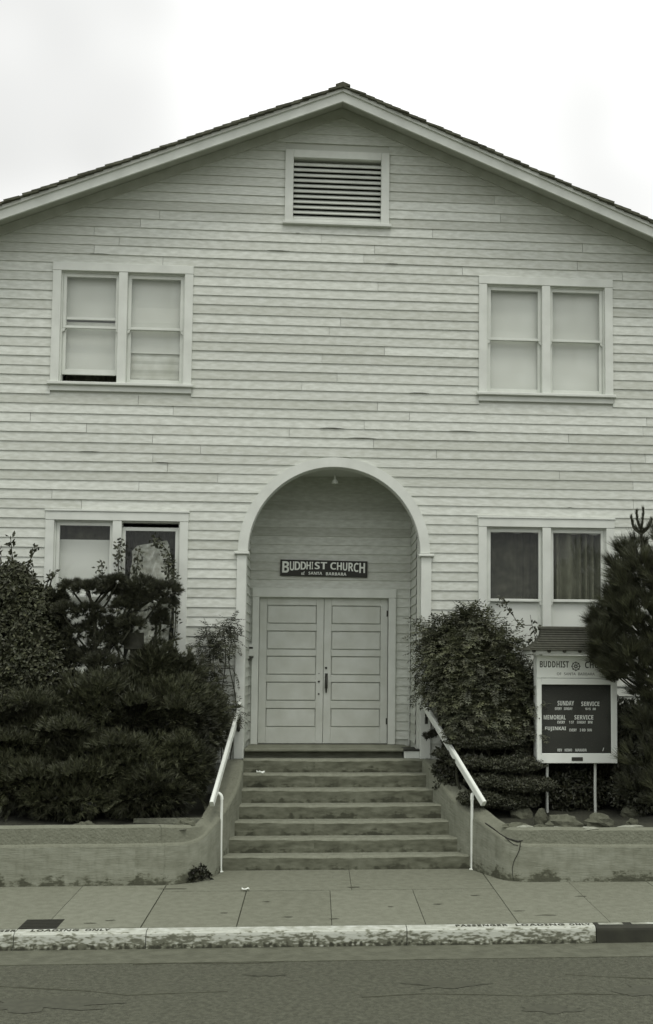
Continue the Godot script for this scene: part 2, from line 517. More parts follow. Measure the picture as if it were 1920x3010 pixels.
func kerb() -> void:
	var k := Node3D.new()
	k.name = numbered("kerb")
	add_child(k)
	tag(k, "", "", "", "structure")
	var cuts := [-12.0, -8.2, -4.9, -2.79, -1.57, 0.9, 2.745]
	for i in cuts.size() - 1:
		var g := kerb_piece(cuts[i] + 0.004, cuts[i + 1] - 0.004)
		var top := part("kerb_stone", g[0], M.kerb_top, k)
		part("kerb_face", g[1], M.kerb_face, top)
	var q := kerb_piece(2.749, 12.0)
	var dark := part("kerb_stone", q[0], M.kerb_dark, k)
	dark.set_meta("label", "dark painted kerb stone")
	part("kerb_face", q[1], M.kerb_dark, dark)
	for r in [[2.79, 3.03], [3.12, 3.62], [3.7, 4.1]]:
		var b := MB.new()
		b.box(Vector3(r[0], -0.0565, 4.485), Vector3(r[1], -0.053, 4.56))
		part("faded_paint", b, M.kerb_faded, k)
	# stencilled words on the top of the kerb
	for w in [["PASSENGER", 1.38, 1.89], ["LOADING", 1.97, 2.45], ["ONLY", 2.50, 2.71], ["PASSENGER", -3.28, -2.79], ["LOADING", -2.65, -2.21], ["ONLY", -2.15, -1.92]]:
		var o := lettering("painted_word", w[0], k, M.paint_black, w[2] - w[1], 0.07, 0.003)
		o.transform = Transform3D(Basis(Vector3.RIGHT, -PI / 2 + 0.04), Vector3((w[1] + w[2]) / 2, -0.0565, 4.528)) * o.transform

func lettering(called: String, text: String, parent: Node, m: Material, width: float, height: float, depth := 0.003, bold := true, serif := false) -> MeshInstance3D:
	var tm := TextMesh.new()
	var f := SystemFont.new()
	f.font_names = PackedStringArray(["Droid Serif" if serif else "Droid Sans"])
	f.font_weight = 700 if bold else 400
	tm.font = f
	tm.text = text
	tm.font_size = 64
	tm.pixel_size = 0.01
	tm.depth = 0.1
	tm.curve_step = 4.0
	var box := tm.get_aabb()
	var o := put(called, tm, m, parent)
	var s := Vector3(width / box.size.x, height / box.size.y, depth / 0.1)
	var cen := box.get_center()
	o.transform = Transform3D(Basis.from_scale(s), -cen * s)
	return o

# ------------------------------------------------------------------ building
func rake_y(x: float, at_apex: float) -> float:
	return at_apex - SLOPE * absf(x - APX)

func wall_strip(b: MB, x0: float, x1: float, y0: float, y1: float) -> void:
	# y1 < 0: up to the roof
	if y1 > 0:
		b.box(Vector3(x0, y0, -0.15), Vector3(x1, y1, -0.012))
		return
	if x0 < APX and x1 > APX:
		wall_strip(b, x0, APX, y0, y1); wall_strip(b, APX, x1, y0, y1)
		return
	b.prism(PackedVector2Array([Vector2(x0, y0), Vector2(x1, y0), Vector2(x1, rake_y(x1, 10.33)), Vector2(x0, rake_y(x0, 10.33))]), Transform3D(Basis(), Vector3(0, 0, -0.15)), 0.138)

const OPEN := [[-3.54, -1.87, 6.30, 7.83], [2.335, 4.02, 6.30, 7.83], [-3.54, -1.87, 2.36, 4.39], [2.335, 4.02, 2.36, 4.39], [-0.40, 0.83, 8.665, 9.555]]
# outer edges of casings: x0 x1 y0 y1
const CASE := [[-3.655, -1.755, 6.20, 7.945], [2.220, 4.135, 6.20, 7.945], [-3.655, -1.755, 2.24, 4.505], [2.220, 4.135, 2.24, 4.505], [-0.516, 0.945, 8.585, 9.665]]

func board(x0b: float, x0t: float, x1b: float, x1t: float, y: float, h: float, zoff: float, parent: Node, called: String, z_wall := 0.0) -> void:
	if x1b - x0b < 0.02: return
	var b := MB.new()
	var zb := z_wall + 0.017 + zoff; var zt := z_wall + 0.001 + zoff * 0.3; var zk := z_wall - 0.012
	var j0 := rng.randf_range(-0.0025, 0.0025); var j1 := rng.randf_range(-0.0025, 0.0025)
	var A := Vector3(x0b, y + j0, zb); var B := Vector3(x1b, y + j1, zb)
	var C := Vector3(x1t, y + h + 0.012, zt); var D := Vector3(x0t, y + h + 0.012, zt)
	var o := Vector2(rng.randf() * 9.0, rng.randf() * 9.0)
	b.wall_quad(A, B, C, D, 1.0, o)
	var A2 := Vector3(x0b, y + j0, zk); var B2 := Vector3(x1b, y + j1, zk); var C2 := Vector3(x1t, y + h + 0.012, zk); var D2 := Vector3(x0t, y + h + 0.012, zk)
	b.wall_quad(A2, B2, B, A, 1.0, o)
	b.wall_quad(B, B2, C2, C, 1.0, o); b.wall_quad(A2, A, D, D2, 1.0, o); b.wall_quad(D, C, C2, D2, 1.0, o)
	part(called, b, M["paint%d" % (rng.randi() % 7)], parent)

func clapboards() -> void:
	var pitch := 0.1309
	for k in range(-18, 56):
		var y := 7.9463 - pitch * k
		var yt := y + pitch
		# limits of this row
		var half_b := minf(HALF, (10.28 - y) / SLOPE); var half_t := minf(HALF, (10.28 - yt) / SLOPE)
		if half_t < 0.1: continue
		var spans: Array = [[APX - half_b, APX - half_t, APX + half_b, APX + half_t]]
		var cuts: Array = []
		for q in CASE:
			if y + 0.01 < q[3] and yt - 0.02 > q[2]:
				cuts.append([q[0] + 0.004, q[0] + 0.004, q[1] - 0.004, q[1] - 0.004])
		if y < 4.0:
			cuts.append([-1.06, -1.06, 1.535, 1.535])
		elif y < 5.26:
			var wb := sqrt(maxf(0.0, 1.27 * 1.27 - (y - 4.0) * (y - 4.0))); var wt := sqrt(maxf(0.0, 1.27 * 1.27 - (yt - 4.0) * (yt - 4.0)))
			if yt - 4.0 > 1.27: wt = wb * 0.4
			cuts.append([0.225 - wb, 0.225 - wt, 0.225 + wb, 0.225 + wt])
		for c in cuts:
			var nx: Array = []
			for s in spans:
				if c[0] > s[0] and c[2] < s[2]:
					nx.append([s[0], s[1], c[0], c[1]]); nx.append([c[2], c[3], s[2], s[3]])
				else:
					nx.append(s)
			spans = nx
		for s in spans:
			var pts: Array = [[s[0], s[1]]]
			var x: float = s[0] + rng.randf_range(1.4, 4.2)
			while x < s[2] - 0.7:
				pts.append([x, x])
				x += rng.randf_range(2.2, 4.6)
			pts.append([s[2], s[3]])
			for i in pts.size() - 1:
				var gap := 0.0025
				var xa: Array = pts[i]; var xb: Array = pts[i + 1]
				board(xa[0] + (gap if i > 0 else 0.0), xa[1] + (gap if i > 0 else 0.0), xb[0] - (gap if i < pts.size() - 2 else 0.0), xb[1] - (gap if i < pts.size() - 2 else 0.0), y, pitch, rng.randf_range(-0.002, 0.003), church, "clapboard")

func building() -> void:
	church = thing("church_building", "two-storey pale clapboard church with a low gable and arched entrance porch", "church")
	# wall core behind the boards, with openings
	var b := MB.new()
	var L := APX - HALF; var R := APX + HALF
	wall_strip(b, L, -3.54, 0.3, -1)
	wall_strip(b, -3.54, -1.87, 0.3, 2.36); wall_strip(b, -3.54, -1.87, 4.39, 6.30); wall_strip(b, -3.54, -1.87, 7.83, -1)
	wall_strip(b, -1.87, -0.965, 0.3, -1)
	wall_strip(b, -0.965, -0.40, 5.30, -1)
	wall_strip(b, -0.40, 0.83, 5.30, 8.665); wall_strip(b, -0.40, 0.83, 9.555, -1)
	wall_strip(b, 0.83, 1.43, 5.30, -1)
	wall_strip(b, 1.43, 2.335, 0.3, -1)
	wall_strip(b, 2.335, 4.02, 0.3, 2.36); wall_strip(b, 2.335, 4.02, 4.39, 6.30); wall_strip(b, 2.335, 4.02, 7.83, -1)
	wall_strip(b, 4.02, R, 0.3, -1)
	# spandrels over the arch
	var seg := 24
	for i in seg:
		var a0 := PI * i / seg; var a1 := PI * (i + 1) / seg
		var p0 := Vector2(0.2325 + 1.1975 * cos(a0), 4.0 + 1.2 * sin(a0)); var p1 := Vector2(0.2325 + 1.1975 * cos(a1), 4.0 + 1.2 * sin(a1))
		b.prism(PackedVector2Array([p1, p0, Vector2(p0.x, 5.30), Vector2(p1.x, 5.30)]), Transform3D(Basis(), Vector3(0, 0, -0.15)), 0.138)
	part("wall", b, M.core, church)
	# the rest of the shell
	b = MB.new()
	b.box(Vector3(L, 0.2, -13.0), Vector3(L + 0.15, 8.02, -0.15))
	b.box(Vector3(R - 0.15, 0.2, -13.0), Vector3(R, 8.02, -0.15))
	b.prism(PackedVector2Array([Vector2(L, 0.2), Vector2(R, 0.2), Vector2(R, rake_y(R, 10.33)), Vector2(APX, 10.33), Vector2(L, rake_y(L, 10.33))]), Transform3D(Basis(), Vector3(0, 0, -13.15)), 0.15)
	b.box(Vector3(L + 0.15, 0.9, -13.0), Vector3(R - 0.15, 1.0, -1.5))
	part("shell_wall", b, M.core, church)
	clapboards()
	for k in 17:
		var sx := rng.randf_range(-3.6, 4.2)
		var row := rng.randi_range(-8, 26)
		var sy := 7.9463 - 0.1309 * row
		var clash := sy > 9.9 - SLOPE * absf(sx - APX)
		for q in CASE:
			if sx > q[0] - 0.5 and sx < q[1] + 0.1 and sy > q[2] - 0.05 and sy < q[3] + 0.05: clash = true
		if absf(sx) < 1.9 and sy < 5.4: clash = true
		if clash: continue
		var sb := MB.new()
		var sl := rng.randf_range(0.05, 0.5) * rng.randf_range(0.4, 1.0); var sh := rng.randf_range(0.003, 0.011)
		sb.prism(PackedVector2Array([Vector2(sx, sy + 0.002), Vector2(sx + sl, sy + 0.001), Vector2(sx + sl * 0.6, sy + sh), Vector2(sx + sl * 0.25, sy + sh * 0.9)]), Transform3D(Basis(), Vector3(0, 0, 0.014)), 0.0105)
		part("split", sb, M.dark, church)
	roof()
	vent()
	window(0, true)
	window(1, true)
	window(2, false)
	window(3, false)
	arch()
	porch()

func roof() -> void:
	var rf := Node3D.new()
	rf.name = "roof"
	church.add_child(rf)
	for s: float in [-1.0, 1.0]:
		var half := HALF + 0.55
		var ang := atan(SLOPE) * -s
		var cosa := cos(atan(SLOPE))
		var deck := MB.new()
		# boarded deck / soffit
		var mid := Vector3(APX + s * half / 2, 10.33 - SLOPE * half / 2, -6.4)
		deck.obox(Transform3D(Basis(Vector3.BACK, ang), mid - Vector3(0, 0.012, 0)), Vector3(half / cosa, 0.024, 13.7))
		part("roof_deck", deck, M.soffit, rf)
		# shingle courses, butt ends overlapping down the slope
		var along := 0.0
		var total := half / cosa + 0.05
		while along < total:
			var e := rng.randf_range(-0.008, 0.008)
			var c := MB.new()
			var d := along + 0.10
			var ctr := Vector3(APX + s * d * cosa, 10.345 - SLOPE * d * cosa + 0.012, -6.35 + e)
			c.obox(Transform3D(Basis(Vector3.BACK, ang - s * -0.085), ctr), Vector3(0.215, rng.randf_range(0.020, 0.034), 13.85 + rng.randf_range(-0.02, 0.03)))
			part("shingle_course", c, M.shingle[rng.randi() % 4], rf)
			along += 0.128
		# rake board and crown strip
		var fb := MB.new()
		var len := half / cosa
		var x := Transform3D(Basis(Vector3.BACK, ang), Vector3.ZERO)
		var lo := 10.335
		fb.prism(PackedVector2Array([Vector2(APX, lo - 0.168), Vector2(APX + s * half, lo - 0.168 - SLOPE * half), Vector2(APX + s * half, lo - SLOPE * half), Vector2(APX, lo)]), Transform3D(Basis(), Vector3(0, 0, RAKE_Z - 0.035)), 0.035)
		part("rake_board", fb, M.trim, rf)
		var cr := MB.new()
		cr.prism(PackedVector2Array([Vector2(APX, lo - 0.040), Vector2(APX + s * half, lo - 0.040 - SLOPE * half), Vector2(APX + s * half, lo + 0.012 - SLOPE * half), Vector2(APX, lo + 0.012)]), Transform3D(Basis(), Vector3(0, 0, RAKE_Z + 0.001)), 0.03)
		part("crown_moulding", cr, M.trim, rf)
		# frieze board on the wall under the soffit
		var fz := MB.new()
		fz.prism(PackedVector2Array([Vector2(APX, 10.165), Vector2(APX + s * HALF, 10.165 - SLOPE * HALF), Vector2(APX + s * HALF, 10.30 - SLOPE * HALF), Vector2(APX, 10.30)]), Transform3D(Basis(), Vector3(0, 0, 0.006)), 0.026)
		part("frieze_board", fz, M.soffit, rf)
	var rc := MB.new()
	rc.prism(PackedVector2Array([Vector2(-0.10, -0.028), Vector2(0, 0.012), Vector2(0.10, -0.028), Vector2(0.10, -0.05), Vector2(-0.10, -0.05)]), Transform3D(Basis(), Vector3(APX, 10.405, -13.3)), 13.86)
	part("ridge_cap", rc, M.shingle[1], rf)

func vent() -> void:
	var v := Node3D.new()
	v.name = "gable_vent"
	church.add_child(v)
	var o: Array = OPEN[4]; var c: Array = CASE[4]
	var b := MB.new()
	b.bbox(Vector3(c[0], o[2] - 0.03, -0.01), Vector3(o[0], c[3], 0.045), 0.004)
	b.bbox(Vector3(o[1], o[2] - 0.03, -0.01), Vector3(c[1], c[3], 0.045), 0.004)
	b.bbox(Vector3(o[0] + 0.001, o[3], -0.01), Vector3(o[1] - 0.001, c[3] - 0.001, 0.044), 0.004)
	part("frame", b, M.trim, v)
	b = MB.new()
	b.bbox(Vector3(c[0] - 0.025, o[2] - 0.075, -0.01), Vector3(c[1] + 0.03, o[2] - 0.031, 0.075), 0.006)
	part("sill", b, M.trim, v)
	b = MB.new()
	b.box(Vector3(o[0], o[2] - 0.03, -0.14), Vector3(o[1], o[2] + 0.012, 0.03))
	part("bottom_rail", b, M.trim, v)
	for k in 11:
		b = MB.new()
		var y: float = o[2] + 0.055 + k * 0.0765
		b.obox(Transform3D(Basis(Vector3.RIGHT, 0.80), Vector3((o[0] + o[1]) / 2, y, -0.035)), Vector3(o[1] - o[0] - 0.002, 0.013, 0.082))
		part("slat", b, M.trim, v)
	b = MB.new()
	b.box(Vector3(o[0] - 0.05, o[2] - 0.05, -0.30), Vector3(o[1] + 0.05, o[3] + 0.05, -0.26))
	part("backing", b, M.dark, v)

func window(i: int, upper: bool) -> void:
	var o: Array = OPEN[i]; var c: Array = CASE[i]
	var w := Node3D.new()
	w.name = "window" if i == 0 else "window_%03d" % i
	church.add_child(w)
	w.set_meta("label", ["upper left twin sash window with drawn blinds, left lower sash raised", "upper right twin sash window with smooth pale blinds", "lower left twin window with blinds behind the pine", "lower right twin window, dark panes above white panels"][i])
	var xm0: float = (o[0] + o[1]) / 2 - 0.06; var xm1: float = xm0 + 0.12
	var b := MB.new()
	b.bbox(Vector3(c[0], o[2] - 0.02, -0.012), Vector3(o[0], c[3] - 0.116, 0.040), 0.004)
	part("side_casing", b, M.trim, w)
	b = MB.new()
	b.bbox(Vector3(o[1], o[2] - 0.02, -0.012), Vector3(c[1], c[3] - 0.116, 0.040), 0.004)
	part("side_casing", b, M.trim, w)
	b = MB.new()
	b.bbox(Vector3(xm0, o[2] - 0.02, -0.11), Vector3(xm1, c[3] - 0.116, 0.039), 0.004)
	part("mullion", b, M.trim, w)
	b = MB.new()
	b.bbox(Vector3(c[0] - 0.002, c[3] - 0.115, -0.012), Vector3(c[1] + 0.002, c[3], 0.044), 0.004)
	if not upper:
		b.bbox(Vector3(c[0] - 0.012, c[3] + 0.001, -0.012), Vector3(c[1] + 0.012, c[3] + 0.03, 0.058), 0.006)
	part("head_casing", b, M.trim, w)
	b = MB.new()
	b.bbox(Vector3(c[0] - 0.03, o[2] - 0.062, -0.13), Vector3(c[1] + 0.03, o[2] - 0.021, 0.085), 0.007)
	b.bbox(Vector3(c[0], o[2] - 0.14, -0.012), Vector3(c[1], o[2] - 0.063, 0.032), 0.004)
	part("sill", b, M.trim, w)
	# jamb linings
	b = MB.new()
	b.box(Vector3(o[0] - 0.001, o[2] - 0.02, -0.15), Vector3(o[0] + 0.018, o[3], -0.013))
	b.box(Vector3(o[1] - 0.018, o[2] - 0.02, -0.15), Vector3(o[1] + 0.001, o[3], -0.013))
	b.box(Vector3(o[0] + 0.018, o[3] - 0.018, -0.15), Vector3(o[1] - 0.018, o[3] + 0.001, -0.013))
	part("jamb", b, M.trim, w)
	var ymid: float = (o[2] + o[3]) / 2
	for s in 2:
		var x0: float = (o[0] + 0.018) if s == 0 else xm1
		var x1: float = xm0 if s == 0 else (o[1] - 0.018)
		var top: float = o[3] - 0.018
		var drop := 0.0
		var lift := 0.0
		if i == 0 and s == 0: lift = 0.125
		if i == 2 and s == 1: drop = 0.06
		sash(w, x0, x1, ymid - 0.02 - drop, top - drop, -0.062, 0.045, 0.035, 0.0 if i != 3 else 0.0, true)
		sash(w, x0, x1, o[2] - 0.018 + lift, ymid + 0.02 + lift, -0.100, 0.045, 0.075, 0.0, false)
		# what hangs behind the glass
		var zb := -0.135
		if i == 0:
			if s == 0:
				blind(w, x0, x1, ymid + 0.145, top, zb - 0.02, M.blind, 0.0)
				blind(w, x0, x1, ymid - 0.34, ymid + 0.105, zb - 0.035, M.blind, 0.0)
				blind(w, x0, x1, o[2] + 0.16, ymid - 0.33, zb - 0.028, M.blind, 0.0)
				var kb := MB.new()
				kb.lathe(PackedVector2Array([Vector2(0, -0.012), Vector2(0.014, -0.006), Vector2(0.014, 0.006), Vector2(0, 0.012)]), Vector3((x0 + x1) / 2, ymid + 0.14, zb), 8)
				part("blind_pull", kb, M.iron, w)
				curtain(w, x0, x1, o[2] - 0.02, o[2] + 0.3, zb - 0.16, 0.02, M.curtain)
			else:
				blind(w, x0, x1, ymid - 0.31, top, zb, M.blind, 0.004)
				blind(w, x0, x1, o[2] + 0.05, ymid - 0.30, zb - 0.012, M.blind_old, 0.005)
		elif i == 1:
			blind(w, x0, x1, o[2] - 0.01, top, zb, M.blind, 0.002)
		elif i == 2:
			if s == 0:
				blind(w, x0, x1, o[2] - 0.01, top - 0.23, zb, M.blind, 0.003)
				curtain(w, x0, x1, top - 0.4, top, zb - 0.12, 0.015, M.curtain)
			else:
				# mottled pale sheet with the pane reflection painted in, dark curtain behind
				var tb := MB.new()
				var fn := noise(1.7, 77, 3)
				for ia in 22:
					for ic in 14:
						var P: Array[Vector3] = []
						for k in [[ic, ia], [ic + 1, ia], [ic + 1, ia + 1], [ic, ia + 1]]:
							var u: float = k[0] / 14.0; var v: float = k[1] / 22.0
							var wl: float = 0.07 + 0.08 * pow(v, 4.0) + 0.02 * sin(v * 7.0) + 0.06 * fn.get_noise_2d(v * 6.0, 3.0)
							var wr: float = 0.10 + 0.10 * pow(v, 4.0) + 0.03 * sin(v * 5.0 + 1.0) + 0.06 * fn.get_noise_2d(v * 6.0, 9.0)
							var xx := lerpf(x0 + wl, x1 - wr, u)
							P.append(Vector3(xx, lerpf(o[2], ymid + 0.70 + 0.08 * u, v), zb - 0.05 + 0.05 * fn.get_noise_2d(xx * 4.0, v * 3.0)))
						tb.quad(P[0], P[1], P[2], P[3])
				part("reflection_sheet", tb, M.reflection_mottle, w)
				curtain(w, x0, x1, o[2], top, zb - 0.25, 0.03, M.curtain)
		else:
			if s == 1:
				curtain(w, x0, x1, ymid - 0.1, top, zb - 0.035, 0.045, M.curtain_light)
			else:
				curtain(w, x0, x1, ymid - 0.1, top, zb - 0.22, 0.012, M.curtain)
			# scalloped paper edge along the top of the pane
			var sc := MB.new()
			var poly := PackedVector2Array([Vector2(x1 - 0.04, top - 0.02), Vector2(x0 + 0.04, top - 0.02)])
			for k in 13:
				var f := k / 12.0
				poly.append(Vector2(lerpf(x0 + 0.04, x1 - 0.04, f), top - 0.052 - 0.008 * sin(f * 14.0 + s * 2.0) - 0.012 * f * s * absf(sin(f * 9.0))))
			sc.prism(poly, Transform3D(Basis(), Vector3(0, 0, -0.082)), 0.003)
			part("valance", sc, M.blind, w)
			var pn := MB.new()
			pn.box(Vector3(x0 + 0.004, o[2] - 0.016, -0.088), Vector3(x1 - 0.004, ymid - 0.005, -0.082))
			part("white_panel", pn, M.board_white, w)

func sash(w: Node3D, x0: float, x1: float, y0: float, y1: float, z: float, side: float, rail: float, _k: float, horns: bool) -> void:
	var b := MB.new()
	var zf := z + 0.034
	var top := 0.05 if horns else 0.035
	b.bbox(Vector3(x0 + 0.001, y0, z), Vector3(x0 + side, y1, zf), 0.003)
	b.bbox(Vector3(x1 - side, y0, z), Vector3(x1 - 0.001, y1, zf), 0.003)
	b.bbox(Vector3(x0 + side, y0, z + 0.001), Vector3(x1 - side, y0 + rail, zf - 0.001), 0.003)
	b.bbox(Vector3(x0 + side, y1 - top, z + 0.001), Vector3(x1 - side, y1, zf - 0.001), 0.003)
	if horns:
		# the upper sash ends in small lugs below its meeting rail
		for q in [[x0 + 0.001, x0 + side - 0.004, 1.0], [x1 - side + 0.004, x1 - 0.001, -1.0]]:
			var xa: float = q[0]; var xb: float = q[1]
			var P := PackedVector2Array([Vector2(xa, y0), Vector2(xb, y0), Vector2(xb - 0.012, y0 - 0.035), Vector2(xa, y0 - 0.055)]) if q[2] > 0 else PackedVector2Array([Vector2(xa, y0), Vector2(xb, y0), Vector2(xb, y0 - 0.055), Vector2(xa + 0.012, y0 - 0.035)])
			b.prism(P, Transform3D(Basis(), Vector3(0, 0, z + 0.002)), 0.028)
	part("sash", b, M.trim, w)
	b = MB.new()
	b.wall_quad(Vector3(x0 + side, y0 + rail, z + 0.016), Vector3(x1 - side, y0 + rail, z + 0.016), Vector3(x1 - side, y1 - top, z + 0.016), Vector3(x0 + side, y1 - top, z + 0.016))
	part("pane", b, M.glass, w)

func blind(w: Node3D, x0: float, x1: float, y0: float, y1: float, z: float, m: Material, wave: float) -> void:
	var b := MB.new()
	var n := 10
	for i in n:
		var a := lerpf(y0, y1, float(i) / n); var c := lerpf(y0, y1, float(i + 1) / n)
		var za := z + wave * sin(i * 1.9); var zc := z + wave * sin((i + 1) * 1.9)
		b.wall_quad(Vector3(x0 + 0.012, a, za), Vector3(x1 - 0.012, a, za), Vector3(x1 - 0.012, c, zc), Vector3(x0 + 0.012, c, zc))
	b.box(Vector3(x0 + 0.012, y0 - 0.012, z - 0.008), Vector3(x1 - 0.012, y0 - 0.0005, z + 0.006))
	part("blind", b, m, w)

func curtain(w: Node3D, x0: float, x1: float, y0: float, y1: float, z: float, fold: float, m: Material) -> void:
	var b := MB.new()
	var n := 48
	for i in n:
		var fa := float(i) / n; var fc := float(i + 1) / n
		var za := z + fold * sin(fa * 38.0 + sin(fa * 9.0) * 2.0); var zc := z + fold * sin(fc * 38.0 + sin(fc * 9.0) * 2.0)
		var xa := lerpf(x0, x1, fa); var xc := lerpf(x0, x1, fc)
		b.wall_quad(Vector3(xa, y0, za), Vector3(xc, y0, zc), Vector3(xc, y1, zc), Vector3(xa, y1, za))
	part("curtain", b, m, w)

func arch() -> void:
	var b := MB.new()
	# the round-headed trim: swept ring, 45 mm proud, its soffit reaching back through the wall
	var seg := 48
	var cx := 0.2325; var cy := 4.0
	for i in seg:
		var a0 := PI * i / seg; var a1 := PI * (i + 1) / seg
		var pts: Array = []
		for a in [a0, a1]:
			var ri := 1.178; var ro := 1.315
			var d := Vector2(cos(a), sin(a))
			pts.append([Vector3(cx + d.x * ri, cy + d.y * ri, 0.040), Vector3(cx + d.x * (ri + 0.006), cy + d.y * (ri + 0.006), 0.046), Vector3(cx + d.x * ro, cy + d.y * ro, 0.046), Vector3(cx + d.x * ro, cy + d.y * ro, -0.01), Vector3(cx + d.x * ri, cy + d.y * ri, -0.17)])
		var p: Array = pts[0]; var q: Array = pts[1]
		b.quad(p[1], p[2], q[2], q[1]); b.quad(p[0], p[1], q[1], q[0]); b.quad(p[2], p[3], q[3], q[2]); b.quad(p[4], p[0], q[0], q[4])
	part("arch_trim", b, M.trim, church)
	for s in [[-1.093, -0.962], [1.424, 1.566]]:
		b = MB.new()
		b.bbox(Vector3(s[0], 1.196, -0.17), Vector3(s[1], 3.955, 0.046), 0.005)
		part("pilaster", b, M.trim, church)
		b = MB.new()
		b.bbox(Vector3(s[0] - 0.035, 3.956, -0.10), Vector3(s[1] + 0.035, 3.992, 0.085), 0.008)
		part("pilaster_cap", b, M.trim, church)

func porch() -> void:
	var zb := -1.2
	var xl := -0.985; var xr := 1.385
	var b := MB.new()
	b.box(Vector3(xl - 0.12, 1.0, zb - 0.12), Vector3(xl, 5.3, -0.15))
	b.box(Vector3(xr, 1.0, zb - 0.12), Vector3(xr + 0.12, 5.3, -0.171))
	b.box(Vector3(xl, 5.24, zb - 0.12), Vector3(xr, 5.3, -0.15))
	# back wall round the doors
	b.box(Vector3(xl, 1.0, zb - 0.12), Vector3(-0.838, 5.24, zb - 0.002)); b.box(Vector3(1.052, 1.0, zb - 0.12), Vector3(xr, 5.24, zb - 0.002)); b.box(Vector3(-0.838, 3.44, zb - 0.12), Vector3(1.052, 5.24, zb - 0.002))
	part("porch_wall", b, M.core, church)
	var pitch := 0.129
	for k in range(-1, 30):
		var y := 5.126 - pitch * k
		var yt := minf(y + pitch, 5.235)
		if y < 1.3: break
		if y > 3.50:
			board(xl, xl, xr - 0.002, xr - 0.002, y, yt - y - 0.006, rng.randf_range(-0.002, 0.002), church, "porch_clapboard", zb)
		else:
			board(xl, xl, -0.938, -0.938, y, pitch, 0.0, church, "porch_clapboard", zb)
			board(1.163, 1.163, xr - 0.002, xr - 0.002, y, pitch, 0.0, church, "porch_clapboard", zb)
		for sx in [0, 1]:
			var c := MB.new()
			var x: float = xl if sx == 0 else xr
			var d := 1.0 if sx == 0 else -1.0
			var z0 := zb + 0.024; var z1 := -0.172
			var p := [Vector3(x + d * 0.017, y, z1), Vector3(x + d * 0.017, y, z0), Vector3(x + d * 0.001, yt + 0.004, z0), Vector3(x + d * 0.001, yt + 0.004, z1)]
			var o := Vector2(rng.randf() * 5, rng.randf() * 5)
			if sx == 0:
				c.wall_quad(p[1], p[0], p[3], p[2], 1.0, o); c.wall_quad(Vector3(x, y, z1), p[0], p[1], Vector3(x, y, z0))
				p.clear()
			else:
				c.wall_quad(p[0], p[1], p[2], p[3], 1.0, o); c.wall_quad(p[1], p[0], Vector3(x, y, z1), Vector3(x, y, z0))
			part("porch_clapboard", c, M["paint%d" % (rng.randi() % 7)], church)
	# corner board on the right
	b = MB.new()
	b.box(Vector3(xr - 0.03, 1.312, zb + 0.022), Vector3(xr - 0.019, 3.6, zb + 0.10))
	part("corner_board", b, M.trim, church)
	# floor boards and sill
	b = MB.new()
	b.box(Vector3(xl, 1.20, -1.3), Vector3(xr + 0.03, 1.285, -0.35))
	part("porch_base", b, M.sill_wood, church)
	for k in 9:
		b = MB.new()
		b.box(Vector3(-0.955, 1.2855, zb + 0.03 + k * 0.105), Vector3(1.30, 1.310, zb + 0.03 + k * 0.105 + 0.101))
		part("floor_board", b, M.sill_wood, church)
	b = MB.new()
	b.bbox(Vector3(-0.955, 1.286, -0.22), Vector3(1.205, 1.322, -0.055), 0.008)
	part("sill_board", b, M.sill_wood, church)
	b = MB.new()
	b.box(Vector3(-0.955, 1.196, -0.36), Vector3(1.20, 1.285, -0.19))
	part("sill_riser", b, M.sill_wood, church)
	b = MB.new()
	b.bbox(Vector3(1.212, 1.196, -0.36), Vector3(1.423, 1.296, -0.03), 0.004)
	part("corner_plinth", b, M.trim, church)
	b = MB.new()
	b.box(Vector3(1.208, 1.297, -0.5), Vector3(1.422, 1.318, -0.015))
	part("plinth_cap", b, M.dark, church)
	# door frame
	b = MB.new()
	b.bbox(Vector3(-0.937, 1.311, zb - 0.06), Vector3(-0.838, 3.445, zb + 0.055), 0.005)
	b.bbox(Vector3(1.052, 1.311, zb - 0.06), Vector3(1.162, 3.445, zb + 0.055), 0.005)
	b.bbox(Vector3(-0.94, 3.446, zb - 0.06), Vector3(1.165, 3.578, zb + 0.058), 0.005)
	part("door_frame", b, M.trim, church)
	door(-0.834, 0.104, false, zb - 0.045)
	door(0.109, 1.048, true, zb - 0.045)
	# pendant lamp under the crown of the arch
	var lamp := Node3D.new()
	lamp.name = "pendant_lamp"
	church.add_child(lamp)
	lamp.position = Vector3(0.232, 5.02, -0.40)
	b = MB.new()
	b.lathe(PackedVector2Array([Vector2(0.048, 0.0), Vector2(0.040, 0.03), Vector2(0.018, 0.06), Vector2(0.012, 0.085), Vector2(0.010, 0.11)]), Vector3.ZERO, 14)
	part("lamp_shade", b, M.white, lamp)
	b = MB.new()
	b.tube(PackedVector3Array([Vector3(0, 0.10, 0), Vector3(0, 0.225, 0)]), PackedFloat32Array([0.006, 0.006]), 6)
	part("stem", b, M.trim, lamp)
	b = MB.new()
	b.lathe(PackedVector2Array([Vector2(0.0, -0.012), Vector2(0.02, 0.0), Vector2(0.022, 0.02), Vector2(0.010, 0.05)]), Vector3.ZERO, 10)
	part("bulb", b, M.white, lamp)
	# small iron fitting left on the foot of the left pilaster
	b = MB.new()
	b.lathe(PackedVector2Array([Vector2(0.0, -0.045), Vector2(0.02, -0.03), Vector2(0.026, 0.0), Vector2(0.02, 0.03), Vector2(0.0, 0.045)]), Vector3(-1.03, 1.60, 0.052), 10)
	part("iron_fitting", b, M.iron, church)

